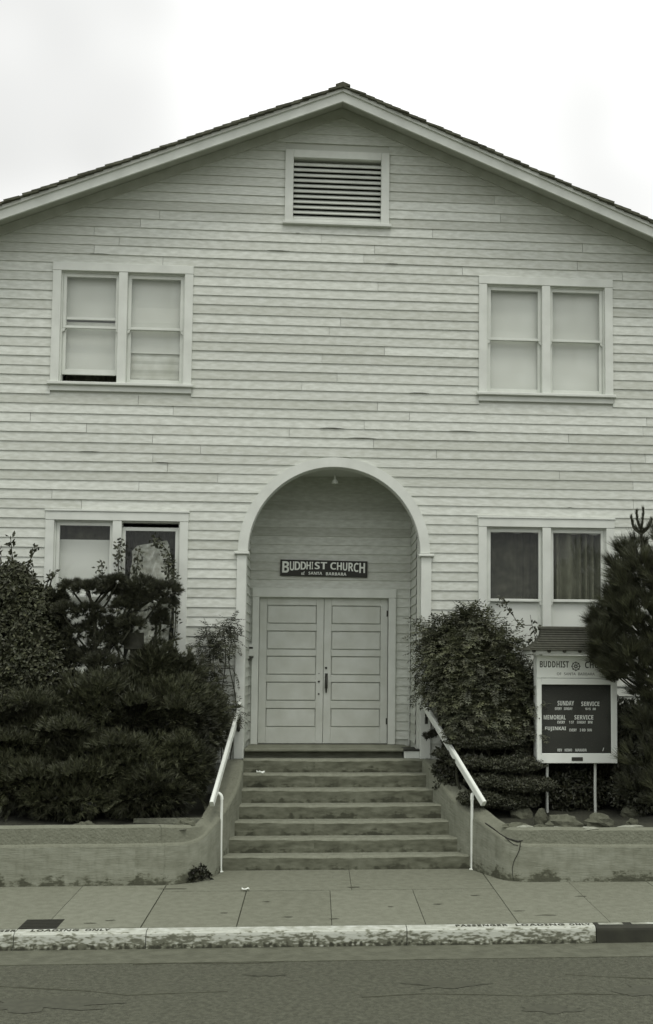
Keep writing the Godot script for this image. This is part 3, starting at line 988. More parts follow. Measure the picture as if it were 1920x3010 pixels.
func door(x0: float, x1: float, handle: bool, z: float) -> void:
	var d := Node3D.new()
	d.name = "door" if not handle else "door_001"
	church.add_child(d)
	d.set_meta("label", "right door leaf with iron thumb-latch handle" if handle else "left door leaf with keyholes")
	var y0 := 1.318; var y1 := 3.440
	var H := y1 - y0
	var P := [[0.05, 0.18], [0.227, 0.358], [0.401, 0.532], [0.579, 0.71], [0.76, 0.89]]
	var sl := 0.107; var sr := 0.107
	var xa := x0 + sl; var xb := x1 - sr
	var b := MB.new()
	b.bbox(Vector3(x0, y0, z - 0.022), Vector3(xa, y1, z + 0.022), 0.004)
	b.bbox(Vector3(xb, y0, z - 0.022), Vector3(x1, y1, z + 0.022), 0.004)
	var ys: Array = [y1]
	for p in P:
		ys.append(y1 - H * p[0]); ys.append(y1 - H * p[1])
	ys.append(y0)
	for k in range(0, ys.size(), 2):
		b.bbox(Vector3(xa + 0.0005, ys[k + 1], z - 0.021), Vector3(xb - 0.0005, ys[k], z + 0.0215), 0.004)
	part("stiles_and_rails", b, M.door, d)
	for p in P:
		b = MB.new()
		var a: float = y1 - H * p[1]; var c: float = y1 - H * p[0]
		b.box(Vector3(xa, a, z - 0.02), Vector3(xb, c, z - 0.012))
		b.bbox(Vector3(xa + 0.013, a + 0.015, z - 0.013), Vector3(xb - 0.010, c - 0.015, z + 0.016), 0.005)
		part("panel", b, M.door, d)
	if handle:
		b = MB.new()
		b.bbox(Vector3(x0 + 0.020, y0 + 0.80, z + 0.020), Vector3(x0 + 0.062, y0 + 1.02, z + 0.028), 0.003)
		b.tube(PackedVector3Array([Vector3(x0 + 0.041, y0 + 0.97, z + 0.03), Vector3(x0 + 0.041, y0 + 0.95, z + 0.075), Vector3(x0 + 0.041, y0 + 0.86, z + 0.080), Vector3(x0 + 0.041, y0 + 0.80, z + 0.05), Vector3(x0 + 0.041, y0 + 0.74, z + 0.03)]), PackedFloat32Array([0.012, 0.014, 0.017, 0.014, 0.010]), 8)
		part("handle", b, M.iron, d)
		b = MB.new()
		b.lathe(PackedVector2Array([Vector2(0, -0.018), Vector2(0.016, -0.010), Vector2(0.016, 0.010), Vector2(0, 0.018)]), Vector3(x0 + 0.037, y0 + 1.02 + 0.08, z + 0.028), 10)
		part("lock", b, M.iron, d)
		for hy in [0.28, 1.86]:
			b = MB.new()
			b.box(Vector3(x1 - 0.022, y0 + hy, z + 0.018), Vector3(x1 + 0.012, y0 + hy + 0.09, z + 0.032))
			part("hinge", b, M.iron, d)
	else:
		for q in [[1.02, 0.45], [0.90, 1.0], [0.72, 0.8]]:
			b = MB.new()
			var r: float = 0.016 * q[1]
			b.lathe(PackedVector2Array([Vector2(0, -r), Vector2(r, -r * 0.5), Vector2(r, r * 0.5), Vector2(0, r)]), Vector3(x1 - 0.062, y0 + q[0], z + 0.022), 10)
			part("lock", b, M.iron, d)

# ------------------------------------------------------------------ entrance steps
func entrance() -> void:
	var st := thing("entrance_steps", "worn concrete flight of seven steps up to the arched porch", "steps")
	var xs := [[-1.092, 1.905], [-1.045, 1.775], [-0.99, 1.695], [-0.945, 1.622], [-0.935, 1.540], [-0.935, 1.472], [-0.95, 1.44]]
	for k in 7:
		var y0 := 0.1715 * k; var y1 := 0.1715 * (k + 1)
		var zf := 1.70 - 0.258 * k
		var x0: float = xs[k][0] - 0.06; var x1: float = xs[k][1] + 0.06
		if k == 6:
			x0 = -0.960; x1 = 1.50
		var zb := zf - 0.30 if k < 6 else -0.4
		var tr := MB.new(); var ri := MB.new()
		# worn rounded nosing, sagging slightly in the middle of the tread
		var n := 24
		for i in n:
			var fa := float(i) / n; var fc := float(i + 1) / n
			var pts: Array = []
			for f in [fa, fc]:
				var x := lerpf(x0, x1, f)
				var wear := 0.012 * exp(-pow((f - 0.5) / 0.28, 2.0)) + 0.003 * sin(f * 40.0 + k * 2.0) + 0.003 * sin(f * 93.0 + k)
				pts.append([Vector3(x, y1 - 0.004, zb), Vector3(x, y1 - wear * 0.4, zf - 0.03), Vector3(x, y1 - 0.006 - wear * 0.7, zf - 0.010 - wear * 0.5), Vector3(x, y1 - 0.020 - wear, zf - wear * 0.4), Vector3(x, y1 - 0.034, zf - 0.001), Vector3(x, y0 - 0.01, zf + 0.004)])
			var p: Array = pts[0]; var q: Array = pts[1]
			for j in 3:
				tr.wall_quad(p[j + 1], q[j + 1], q[j], p[j])
			for j in [3, 4]:
				var v0 := 0.0 if j == 3 else 0.12; var v1 := 0.12 if j == 3 else 1.0
				var ua: float = p[0].x; var uc: float = q[0].x
				ri.quad(p[j + 1], q[j + 1], q[j], p[j], Vector2(ua, v1), Vector2(uc, v1), Vector2(uc, v0), Vector2(ua, v0))
		var s := part("step", tr, M.tread, st)
		part("riser", ri, M.riser[k % 4], s)
	# solid fill below
	var b := MB.new()
	b.box(Vector3(-1.0, -0.2, -0.4), Vector3(1.4, 1.15, 0.10))
	part("fill", b, M.joint, st)

# ------------------------------------------------------------------ garden walls
# x, z, ledge height, setback of the upper edge, its rise above the ledge
const LEFT_PATH := [[-12.0, 2.56, 0.440, 0.045, 0.205], [-6.0, 2.54, 0.441, 0.045, 0.205], [-3.3, 2.52, 0.442, 0.045, 0.205], [-1.85, 2.516, 0.446, 0.045, 0.202], [-1.672, 2.505, 0.447, 0.045, 0.198], [-1.54, 2.468, 0.448, 0.048, 0.192], [-1.438, 2.412, 0.452, 0.052, 0.180], [-1.36, 2.358, 0.460, 0.056, 0.166], [-1.304, 2.305, 0.473, 0.062, 0.148], [-1.25, 2.24, 0.502, 0.072, 0.118], [-1.209, 2.16, 0.540, 0.085, 0.090], [-1.16, 2.03, 0.590, 0.105, 0.066], [-1.13, 1.92, 0.625, 0.120, 0.050], [-1.106, 1.76, 0.660, 0.145, 0.034], [-1.07, 1.60, 0.705, 0.16, 0.026], [-1.04, 1.442, 0.757, 0.172, 0.020], [-0.99, 1.184, 0.845, 0.185, 0.012], [-0.952, 0.926, 0.955, 0.195, 0.006], [-0.938, 0.668, 1.062, 0.20, 0.004], [-0.938, 0.41, 1.152, 0.205, 0.002], [-0.945, 0.20, 1.19, 0.21, 0.001], [-0.955, 0.055, 1.195, 0.21, 0.001]]
const RIGHT_PATH := [[12.0, 2.60, 0.392, 0.045, 0.192], [6.0, 2.56, 0.394, 0.045, 0.192], [3.9, 2.53, 0.398, 0.045, 0.190], [2.65, 2.512, 0.412, 0.045, 0.184], [2.405, 2.492, 0.422, 0.048, 0.172], [2.29, 2.456, 0.440, 0.052, 0.152], [2.191, 2.38, 0.474, 0.062, 0.118], [2.13, 2.27, 0.508, 0.078, 0.088], [2.052, 2.092, 0.560, 0.100, 0.066], [1.98, 1.92, 0.602, 0.12, 0.060], [1.915, 1.756, 0.642, 0.14, 0.062], [1.84, 1.60, 0.690, 0.15, 0.066], [1.775, 1.442, 0.744, 0.16, 0.070], [1.695, 1.184, 0.838, 0.17, 0.062], [1.622, 0.926, 0.952, 0.18, 0.046], [1.540, 0.668, 1.075, 0.19, 0.026], [1.475, 0.41, 1.165, 0.20, 0.008], [1.445, 0.20, 1.192, 0.205, 0.002], [1.440, 0.055, 1.195, 0.21, 0.001]]

func garden_walls() -> void:
	var w1 := garden_wall(LEFT_PATH, 1.0, "low concrete garden wall left of the steps, moss along its foot")
	var w2 := garden_wall(RIGHT_PATH, -1.0, "cracked low concrete garden wall right of the steps under the notice board")
	# the long crack in the right wall
	var cr := MB.new()
	var pts := [[2.372, 0.436, 2.492], [2.37, 0.40, 2.492], [2.36, 0.345, 2.491], [2.335, 0.29, 2.487], [2.30, 0.22, 2.476], [2.283, 0.14, 2.466], [2.285, 0.06, 2.467], [2.30, -0.005, 2.474]]
	for i in pts.size() - 1:
		var a := Vector3(pts[i][0], pts[i][1], pts[i][2] - 0.001); var c := Vector3(pts[i + 1][0], pts[i + 1][1], pts[i + 1][2] - 0.001)
		cr.tube(PackedVector3Array([a, c]), PackedFloat32Array([0.006 - i * 0.0005, 0.0045 - i * 0.0003]), 5)
	var p2 := [[2.21, 0.475, 2.40], [2.25, 0.44, 2.425], [2.30, 0.405, 2.462], [2.345, 0.40, 2.482]]
	for i in p2.size() - 1:
		cr.tube(PackedVector3Array([Vector3(p2[i][0], p2[i][1], p2[i][2] + 0.001), Vector3(p2[i + 1][0], p2[i + 1][1], p2[i + 1][2] + 0.001)]), PackedFloat32Array([0.0045, 0.005]), 5)
	part("crack", cr, M.dark, w2)
	cr = MB.new()
	var p3 := [[2.022, 0.588, 1.99], [2.085, 0.548, 2.14], [2.15, 0.505, 2.29], [2.22, 0.468, 2.40], [2.33, 0.440, 2.468], [2.39, 0.45, 2.46]]
	for i in p3.size() - 1:
		cr.tube(PackedVector3Array([Vector3(p3[i][0] + 0.016, p3[i][1], p3[i][2] - 0.006), Vector3(p3[i + 1][0] + 0.016, p3[i + 1][1], p3[i + 1][2] - 0.006)]), PackedFloat32Array([0.007 + 0.003 * sin(i * 2.0), 0.007 + 0.003 * sin(i * 2.0 + 2.0)]), 5)
	part("crack", cr, M.dark, w2)

func garden_wall(path: Array, s: float, label: String) -> Node3D:
	var node := thing("garden_wall", label, "wall")
	var face := MB.new(); var band := MB.new(); var top := MB.new()
	# resample smoothly
	var P: Array = []
	for i in path.size() - 1:
		var a: Array = path[maxi(i - 1, 0)]; var b: Array = path[i]; var c: Array = path[i + 1]; var d: Array = path[mini(i + 2, path.size() - 1)]
		var m := 4
		for k in m:
			var f := float(k) / m
			var q: Array = []
			for j in 5:
				q.append(cubic_interpolate(b[j], c[j], a[j], d[j], f) if i > 2 else lerpf(b[j], c[j], f))
			P.append(q)
	P.append(path[path.size() - 1])
	var rings: Array = []
	var u := 0.0
	for i in P.size():
		var q: Array = P[i]
		var a: Array = P[maxi(i - 1, 0)]; var c: Array = P[mini(i + 1, P.size() - 1)]
		var tv := Vector2(c[0] - a[0], c[1] - a[1]).normalized()
		var nrm := Vector3(-tv.y, 0, tv.x) * s      # towards the pavement / steps
		if i > 0:
			u += Vector2(q[0] - P[i - 1][0], q[1] - P[i - 1][1]).length()
		var o := Vector3(q[0], 0, q[1])
		var jit := 0.003 * sin(u * 7.0) + 0.002 * sin(u * 17.0 + 1.0)
		var led: float = q[2] + jit
		var wid := minf(0.036, q[3] * 0.72)
		var bot := walk_y(q[1]) - 0.05
		rings.append([o + Vector3(0, bot, 0) + nrm * 0.012, o + Vector3(0, led - 0.030, 0), o + Vector3(0, led - 0.012, 0) - nrm * 0.010, o + Vector3(0, led + 0.003, 0) - nrm * wid, o + Vector3(0, led + q[4] - minf(0.028, q[4] * 0.3), 0) - nrm * (q[3] - 0.004), o + Vector3(0, led + q[4], 0) - nrm * (q[3] + 0.026), o + Vector3(0, led + q[4], 0) - nrm * (q[3] + 0.07), o + Vector3(0, bot, 0) - nrm * (q[3] + 0.07), u, (led - bot) / 0.5])
	for i in rings.size() - 1:
		var p: Array = rings[i]; var q: Array = rings[i + 1]
		if s < 0:
			var w := p; p = q; q = w
		var up: float = p[8]; var uq: float = q[8]
		if s < 0:
			up = -up; uq = -uq
		face.quad(p[0], q[0], q[1], p[1], Vector2(up, 1), Vector2(uq, 1), Vector2(uq, 1.0 - q[9]), Vector2(up, 1.0 - p[9])) if false else face.quad(p[0], q[0], q[1], p[1], Vector2(up, 1), Vector2(uq, 1), Vector2(uq, 0.02), Vector2(up, 0.02))
		band.wall_quad(p[1], q[1], q[2], p[2]); band.wall_quad(p[2], q[2], q[3], p[3]); band.wall_quad(p[3], q[3], q[4], p[4])
		top.wall_quad(p[4], q[4], q[5], p[5]); top.wall_quad(p[5], q[5], q[6], p[6]); top.wall_quad(p[6], q[6], q[7], p[7])
	# close the end against the church
	var e: Array = rings[rings.size() - 1]
	for k in range(1, 7):
		if s > 0: top.tri(e[0], e[k + 1], e[k])
		else: top.tri(e[0], e[k], e[k + 1])
	part("wall_face", face, M.wall, node)
	part("upper_band", band, M.cheek_top, node)
	part("coping", top, M.cheek_top, node)
	return node

# ------------------------------------------------------------------ beds, stones
func beds() -> void:
	for s in [0, 1]:
		var b := MB.new()
		var f := noise(0.9, 40 + s, 3)
		var x0 := -12.0 if s == 0 else 1.52
		var x1 := -1.2 if s == 0 else 12.0
		var nx := 60; var nz := 12
		for i in nx:
			for j in nz:
				var q: Array[Vector3] = []
				for w in [[i, j + 1], [i + 1, j + 1], [i + 1, j], [i, j]]:
					var x := lerpf(x0, x1, float(w[0]) / nx)
					var z := lerpf(0.0, 2.415, float(w[1]) / nz)
					if s == 0 and z > 2.2: x = minf(x, -1.45)
					if s == 1:
						x = maxf(x, 1.6 + 0.32 * z)
					q.append(Vector3(x, 0.575 - (0.05 if s == 1 else 0.0) + 0.06 * (2.49 - z) + 0.03 * f.get_noise_2d(x * 2.0, z * 2.0), z))
				b.wall_quad(q[0], q[1], q[2], q[3])
		tag(part("garden_soil", b, M.soil), "", "", "", "structure")
	# boulders and flat stones along the right bed
	var R := [[Vector3(2.583, 0.60, 1.42), Vector3(0.145, 0.11, 0.12), "rounded grey boulder left of the notice board posts", 1],
		[Vector3(2.72, 0.60, 1.95), Vector3(0.085, 0.135, 0.09), "upright angular rock beside the left notice board post", 0],
		[Vector3(2.96, 0.57, 2.12), Vector3(0.22, 0.125, 0.14), "wide weathered boulder between the two notice board posts", 2],
		[Vector3(3.42, 0.58, 1.98), Vector3(0.16, 0.115, 0.11), "pointed rock leaning at the right notice board post", 2],
		[Vector3(2.63, 0.57, 2.36), Vector3(0.095, 0.055, 0.07), "small round stone in front of the upright rock", 1],
		[Vector3(2.36, 0.575, 2.27), Vector3(0.17, 0.055, 0.09), "long low stone at the corner of the right garden wall", 2],
		[Vector3(3.81, 0.57, 2.06), Vector3(0.085, 0.07, 0.07), "small stone on the soil right of the notice board", 0],
		[Vector3(3.96, 0.62, 1.40), Vector3(0.12, 0.10, 0.10), "dark boulder half hidden under the right pine", 0],
		[Vector3(-2.607, 0.60, 2.27), Vector3(0.12, 0.065, 0.09), "small flat-topped rock on the left garden wall's edge", 1],
		[Vector3(-1.478, 0.60, 2.22), Vector3(0.12, 0.085, 0.09), "round pale rock on the left bed near the handrail", 2]]
	for r in R:
		var o := part("garden_rock", rock(r[1], int(r[0].x * 100)), M.rock[r[3]])
		o.position = r[0]
		tag(o, r[2], "rock", "rocks along the garden wall")
	var F := [[Vector3(2.46, 0.59, 2.36), Vector3(0.10, 0.020, 0.045), "pale flat stone nearest the cracked wall corner"], [Vector3(2.84, 0.575, 2.36), Vector3(0.07, 0.018, 0.05), "smallest pale flat stone before the wide boulder"], [Vector3(3.20, 0.575, 2.42), Vector3(0.125, 0.022, 0.055), "pale flat stone below the right notice board post"], [Vector3(3.72, 0.575, 2.30), Vector3(0.155, 0.022, 0.06), "longest pale flat stone at the far right of the bed"]]
	for r in F:
		var o := part("flat_stone", rock(r[1], int(r[0].x * 77)), M.pale_rock)
		o.position = r[0]
		tag(o, r[2], "stone", "flat stones in the right bed")
	# low edging board in the left bed
	var e := MB.new()
	e.box(Vector3(-2.10, 0.58, 1.98), Vector3(-1.30, 0.665, 2.01))
	tag(part("edging_board", e, M.wall_top), "low grey edging board in the left bed behind the wall", "edging")

func rock(size: Vector3, s: int) -> MB:
	var b := MB.new()
	var f := noise(1.1, s, 3)
	var nu := 14; var nv := 9
	var pt := func(i: int, j: int) -> Vector3:
		var a := TAU * (i % nu) / nu; var e := PI * j / nv - PI / 2
		var d := Vector3(cos(a) * cos(e), sin(e), sin(a) * cos(e))
		var k := 1.0 + 0.42 * f.get_noise_3dv(d * 1.3) + 0.12 * f.get_noise_3dv(d * 4.0)
		return Vector3(d.x * size.x, d.y * size.y, d.z * size.z) * k
	for i in nu:
		for j in nv:
			var A: Vector3 = pt.call(i, j); var B: Vector3 = pt.call(i + 1, j); var C: Vector3 = pt.call(i + 1, j + 1); var D: Vector3 = pt.call(i, j + 1)
			if j > 0: b.tri(B, A, C)
			if j < nv - 1: b.tri(A, D, C)
	return b

# ------------------------------------------------------------------ handrails
func handrails() -> void:
	rail(Vector3(-1.195, 0.835, 2.08), Vector3(-1.015, 1.915, 0.085), Vector3(-1.103, 0.0, 1.775), 0.925, "white wooden handrail left of the steps on a pipe post")
	rail(Vector3(2.008, 0.830, 2.08), Vector3(1.482, 1.915, 0.085), Vector3(1.908, 0.0, 1.752), 0.905, "white wooden handrail right of the steps on a pipe post")

func rail(low: Vector3, high: Vector3, foot: Vector3, top: float, label: String) -> void:
	var r := thing("handrail", label, "handrail")
	var d := (high - low).normalized()
	var side := d.cross(Vector3.UP).normalized()
	var up := side.cross(d).normalized()
	var b := MB.new()
	var hw := 0.024; var hh := 0.044
	# profile of the timber, its ends cut plumb
	var plumb := -d / d.dot(Vector3(0, 0, -1)) if false else d
	var sec := [Vector2(-hw, -hh), Vector2(hw, -hh), Vector2(hw, hh * 0.7), Vector2(hw * 0.6, hh), Vector2(-hw * 0.6, hh), Vector2(-hw, hh * 0.7)]
	var ringA: Array[Vector3] = []; var ringB: Array[Vector3] = []
	for q in sec:
		var off: Vector3 = side * q.x + up * q.y
		ringA.append(low + off + plumb * (-q.y * d.y * 0.9)); ringB.append(high + off)
	for k in sec.size():
		var j := (k + 1) % sec.size()
		b.quad(ringB[k], ringB[j], ringA[j], ringA[k])
	for k in range(1, sec.size() - 1):
		b.tri(ringA[0], ringA[k], ringA[k + 1]); b.tri(ringB[0], ringB[k + 1], ringB[k])
	part("rail", b, M.white, r)
	# pipe post with an elbow turned in under the rail
	var f := (foot.z - low.z) / (high.z - low.z)
	var on := low.lerp(high, f) - up * (hh - 0.004)
	b = MB.new()
	var P := PackedVector3Array([Vector3(foot.x, walk_y(foot.z) - 0.02, foot.z), Vector3(foot.x - 0.002, 0.45, foot.z), Vector3(foot.x, top - 0.06, foot.z)])
	b.tube(P, PackedFloat32Array([0.0175, 0.0175, 0.0175]), 10, false)
	part("post", b, M.white, r)
	b = MB.new()
	var e := PackedVector3Array(); var er := PackedFloat32Array()
	var aim := Vector3(on.x, top, on.z)
	for k in 7:
		var t := k / 6.0
		var a := Vector3(foot.x, top - 0.075, foot.z); var m := Vector3(foot.x, top, foot.z)
		e.append(a.lerp(m, t).lerp(m.lerp(aim, t), t)); er.append(0.0215)
	b.tube(e, er, 10)
	part("elbow", b, M.white, r)
	b = MB.new()
	var hb := high - d * 0.10
	b.tube(PackedVector3Array([hb - up * hh, hb - up * (hh + 0.05) + Vector3(0, 0, -0.04), Vector3(hb.x, hb.y - 0.15, 0.05)]), PackedFloat32Array([0.010, 0.010, 0.010]), 7)
	b.box(Vector3(hb.x - 0.02, hb.y - 0.20, 0.047), Vector3(hb.x + 0.02, hb.y - 0.11, 0.053))
	part("bracket", b, M.iron, r)
	b = MB.new()
	b.lathe(PackedVector2Array([Vector2(0.034, -0.005), Vector2(0.034, 0.004), Vector2(0.018, 0.010)]), Vector3(foot.x, walk_y(foot.z) + 0.004, foot.z), 12)
	part("foot_flange", b, M.white, r)

# ------------------------------------------------------------------ notice board
func notice_board() -> void:
	var zf := 1.25
	var n := thing("notice_board", "white glazed church notice board with a dark curved pagoda roof", "notice board", Vector3(3.31, 0.55, zf))
	var by := 0.55
	var x0 := -0.512; var x1 := 0.527; var y0 := 1.236 - by; var y1 := 2.31 - by; var yt := 2.60 - by
	var D := 0.20
	var b := MB.new()
	# case: back, sides, top, bottom
	b.box(Vector3(x0, y0, -D), Vector3(x1, yt, -D + 0.02))
	b.box(Vector3(x0, y0, -D + 0.02), Vector3(x0 + 0.02, yt, -0.001)); b.box(Vector3(x1 - 0.02, y0, -D + 0.02), Vector3(x1, yt, -0.001))
	b.box(Vector3(x0 + 0.02, y0, -D + 0.02), Vector3(x1 - 0.02, y0 + 0.02, -0.001)); b.box(Vector3(x0 + 0.02, yt - 0.02, -D + 0.02), Vector3(x1 - 0.02, yt, -0.001))
	part("case", b, M.white, n)
	b = MB.new()
	b.bbox(Vector3(x0, y1 + 0.004, -0.03), Vector3(x1, yt, 0.012), 0.004)
	var head := part("header_panel", b, M.white, n)
	lettering("letters", "BUDDHIST", head, M.letter_dark, 0.375, 0.083).position += Vector3(-0.283, 2.487 - by, 0.0125)
	lettering("letters", "CHURCH", head, M.letter_dark, 0.36, 0.083).position += Vector3(0.294, 2.482 - by, 0.0125)
	lettering("letters", "OF  SANTA  BARBARA", head, M.letter_dark, 0.49, 0.034, 0.003, false).position += Vector3(-0.005, 2.366 - by, 0.0125)
	wheel(head, Vector3(-0.005, 2.463 - by, 0.014))
	# glazed door
	b = MB.new()
	var fx := 0.078
	b.bbox(Vector3(x0 + 0.002, y0, 0.0), Vector3(x0 + fx - 0.015, y1, 0.028), 0.005)
	b.bbox(Vector3(x1 - fx, y0, 0.0), Vector3(x1 - 0.002, y1, 0.028), 0.005)
	b.bbox(Vector3(x0 + fx - 0.015, y0 + 0.001, 0.0), Vector3(x1 - fx, y0 + 0.125, 0.027), 0.005)
	b.bbox(Vector3(x0 + fx - 0.015, y1 - 0.080, 0.0), Vector3(x1 - fx, y1 - 0.001, 0.027), 0.005)
	var fr := part("door_frame", b, M.white, n)
	b = MB.new()
	b.box(Vector3(-0.067, y0 + 0.032, 0.0275), Vector3(0.075, y0 + 0.078, 0.034))
	part("lock_plate", b, M.iron, fr)
	b = MB.new()
	b.lathe(PackedVector2Array([Vector2(0, -0.010), Vector2(0.010, 0.0), Vector2(0, 0.010)]), Vector3(x0 + 0.032, y0 + 0.565, 0.028), 8)
	part("knob", b, M.iron, fr)
	b = MB.new()
	b.wall_quad(Vector3(x0 + 0.06, y0 + 0.12, 0.010), Vector3(x1 - 0.07, y0 + 0.12, 0.010), Vector3(x1 - 0.07, y1 - 0.075, 0.010), Vector3(x0 + 0.06, y1 - 0.075, 0.010))
	part("pane", b, M.glass, n)
	b = MB.new()
	b.box(Vector3(x0 + 0.022, y0 + 0.022, -0.085), Vector3(x1 - 0.022, y1 - 0.005, -0.075))
	var lb := part("letter_board", b, M.dark, n)
	var zl := -0.0735
	var gx := func(px: float) -> float: return (px - 1694.5) / 233.0 * 1.02 * 1.015 - 0.003
	var gy := func(py: float) -> float: return 2.31 - (py - 1994.0) / 232.0 - by
	for r in [["SUNDAY", 1644.5, 1692.5, 2061, 2075, 0.7], ["SERVICE", 1714, 1767, 2063, 2076, 0.7], ["EVERY", 1637, 1657, 2080, 2088, 0], ["SUNDAY", 1663, 1688, 2080, 2088, 0], ["10-15", 1725, 1741, 2081, 2088, 0], ["AM", 1747, 1756, 2081, 2088, 0],
		["MEMORIAL", 1604, 1668, 2103, 2116, 0.7], ["SERVICE", 1693.5, 1749, 2103, 2116, 0.7], ["EVERY", 1644, 1666, 2120, 2128, 0], ["1 ST", 1678, 1692, 2120, 2128, 0], ["SUNDAY", 1701, 1727, 2120, 2128, 0], ["8PM", 1733, 1746, 2120, 2128, 0],
		["FUJINKAI", 1608, 1669, 2137, 2150.5, 0.7], ["EVERY", 1679, 1700, 2143, 2151, 0], ["3 RD", 1709, 1726, 2143, 2151, 0], ["SUN", 1731, 1744, 2143, 2151, 0],
		["REV", 1644, 1657, 2202, 2210, 0], ["KEIMO", 1665, 1686, 2202, 2210, 0], ["MAKADA", 1696, 1729, 2202, 2210, 0], ["/", 1775, 1780, 2199, 2209, 0]]:
		var o := lettering("letters", r[0], lb, M.letter_white, gx.call(r[2]) - gx.call(r[1]), gy.call(r[3]) - gy.call(r[4]), 0.004, true)
		o.position += Vector3((gx.call(r[1]) + gx.call(r[2])) / 2, (gy.call(r[3]) + gy.call(r[4])) / 2, zl)
	# roof: concave hipped sides with battens, rafter ends in the eaves
	var rc := Vector3(0.0, 0, -0.10)
	var ye := 2.665 - by; var yr := 2.945 - by
	var prof := func(t: float) -> Vector3:   # t 0 eave .. 1 ridge: half x, y, half z
		return Vector3(lerpf(0.665, 0.445, 1.0 - pow(1.0 - t, 2.6)), lerpf(ye, yr, t), lerpf(0.36, 0.05, 1.0 - pow(1.0 - t, 2.2)))
	b = MB.new()
	var steps := 12
	for i in steps:
		var p: Vector3 = prof.call(float(i) / steps); var q: Vector3 = prof.call(float(i + 1) / steps)
		for s in 4:
			var A: Vector3; var B: Vector3; var C: Vector3; var E: Vector3
			match s:
				0: A = Vector3(-p.x, p.y, p.z); B = Vector3(p.x, p.y, p.z); C = Vector3(q.x, q.y, q.z); E = Vector3(-q.x, q.y, q.z)
				1: A = Vector3(p.x, p.y, p.z); B = Vector3(p.x, p.y, -p.z); C = Vector3(q.x, q.y, -q.z); E = Vector3(q.x, q.y, q.z)
				2: A = Vector3(p.x, p.y, -p.z); B = Vector3(-p.x, p.y, -p.z); C = Vector3(-q.x, q.y, -q.z); E = Vector3(q.x, q.y, -q.z)
				3: A = Vector3(-p.x, p.y, -p.z); B = Vector3(-p.x, p.y, p.z); C = Vector3(-q.x, q.y, q.z); E = Vector3(-q.x, q.y, -q.z)
			b.wall_quad(A + rc, B + rc, C + rc, E + rc)
	var rt: Vector3 = prof.call(1.0)
	b.wall_quad(Vector3(-rt.x, rt.y, rt.z) + rc, Vector3(rt.x, rt.y, rt.z) + rc, Vector3(rt.x, rt.y, -rt.z) + rc, Vector3(-rt.x, rt.y, -rt.z) + rc)
	b.wall_quad(Vector3(-0.655, ye, -0.34) + rc, Vector3(0.655, ye, -0.34) + rc, Vector3(0.655, ye, 0.34) + rc, Vector3(-0.655, ye, 0.34) + rc)
	var roofm := part("roof", b, M.copper, n)
	for k in 9:
		b = MB.new()
		var p: Vector3 = prof.call((k + 0.5) / 9.0)
		b.obox(Transform3D(Basis(Vector3.RIGHT, -0.7), Vector3(0, p.y + 0.006, p.z) + rc), Vector3(p.x * 2.0, 0.010, 0.010))
		part("batten", b, M.copper, roofm)
	b = MB.new()
	b.tube(PackedVector3Array([Vector3(-0.47, yr + 0.004, -0.10), Vector3(0.47, yr + 0.004, -0.10)]), PackedFloat32Array([0.026, 0.026]), 10)
	part("ridge", b, M.copper, roofm)
	b = MB.new()
	b.bbox(Vector3(-0.62, ye - 0.050, -0.40), Vector3(0.62, ye - 0.001, 0.205), 0.006)
	part("eaves_board", b, M.trim, roofm)
	for k in 7:
		b = MB.new()
		var x := -0.585 + k * 0.195
		b.tube(PackedVector3Array([Vector3(x, ye - 0.012, 0.16), Vector3(x, ye - 0.012, 0.236)]), PackedFloat32Array([0.022, 0.022]), 10)
		part("rafter_end", b, M.copper, roofm)
	for x in [-0.360, 0.262]:
		b = MB.new()
		b.tube(PackedVector3Array([Vector3(x, -0.1, -0.08), Vector3(x - 0.004, 0.35, -0.08), Vector3(x, y0 + 0.001, -0.08)]), PackedFloat32Array([0.019, 0.019, 0.019]), 10)
		part("post", b, M.trim, n)

func wheel(parent: Node, at: Vector3) -> void:
	var b := MB.new()
	var R := 0.055
	for k in 24:
		var a := TAU * k / 24; var c := TAU * (k + 1) / 24
		for rr in [[R * 0.80, R * 0.98], [R * 0.18, R * 0.40]]:
			var A := Vector3(cos(a), sin(a), 0); var C := Vector3(cos(c), sin(c), 0)
			b.quad(at + A * rr[0], at + A * rr[1], at + C * rr[1], at + C * rr[0])
	for k in 8:
		var a := TAU * k / 8
		b.obox(Transform3D(Basis(Vector3.BACK, a), at + Vector3(cos(a), sin(a), 0) * R * 0.62 + Vector3(0, 0, 0.0005)), Vector3(R * 0.5, 0.006, 0.002))
		b.obox(Transform3D(Basis(Vector3.BACK, a), at + Vector3(cos(a), sin(a), 0) * R * 1.02 + Vector3(0, 0, 0.0005)), Vector3(R * 0.16, 0.012, 0.002))
	part("wheel_emblem", b, M.letter_dark, parent)

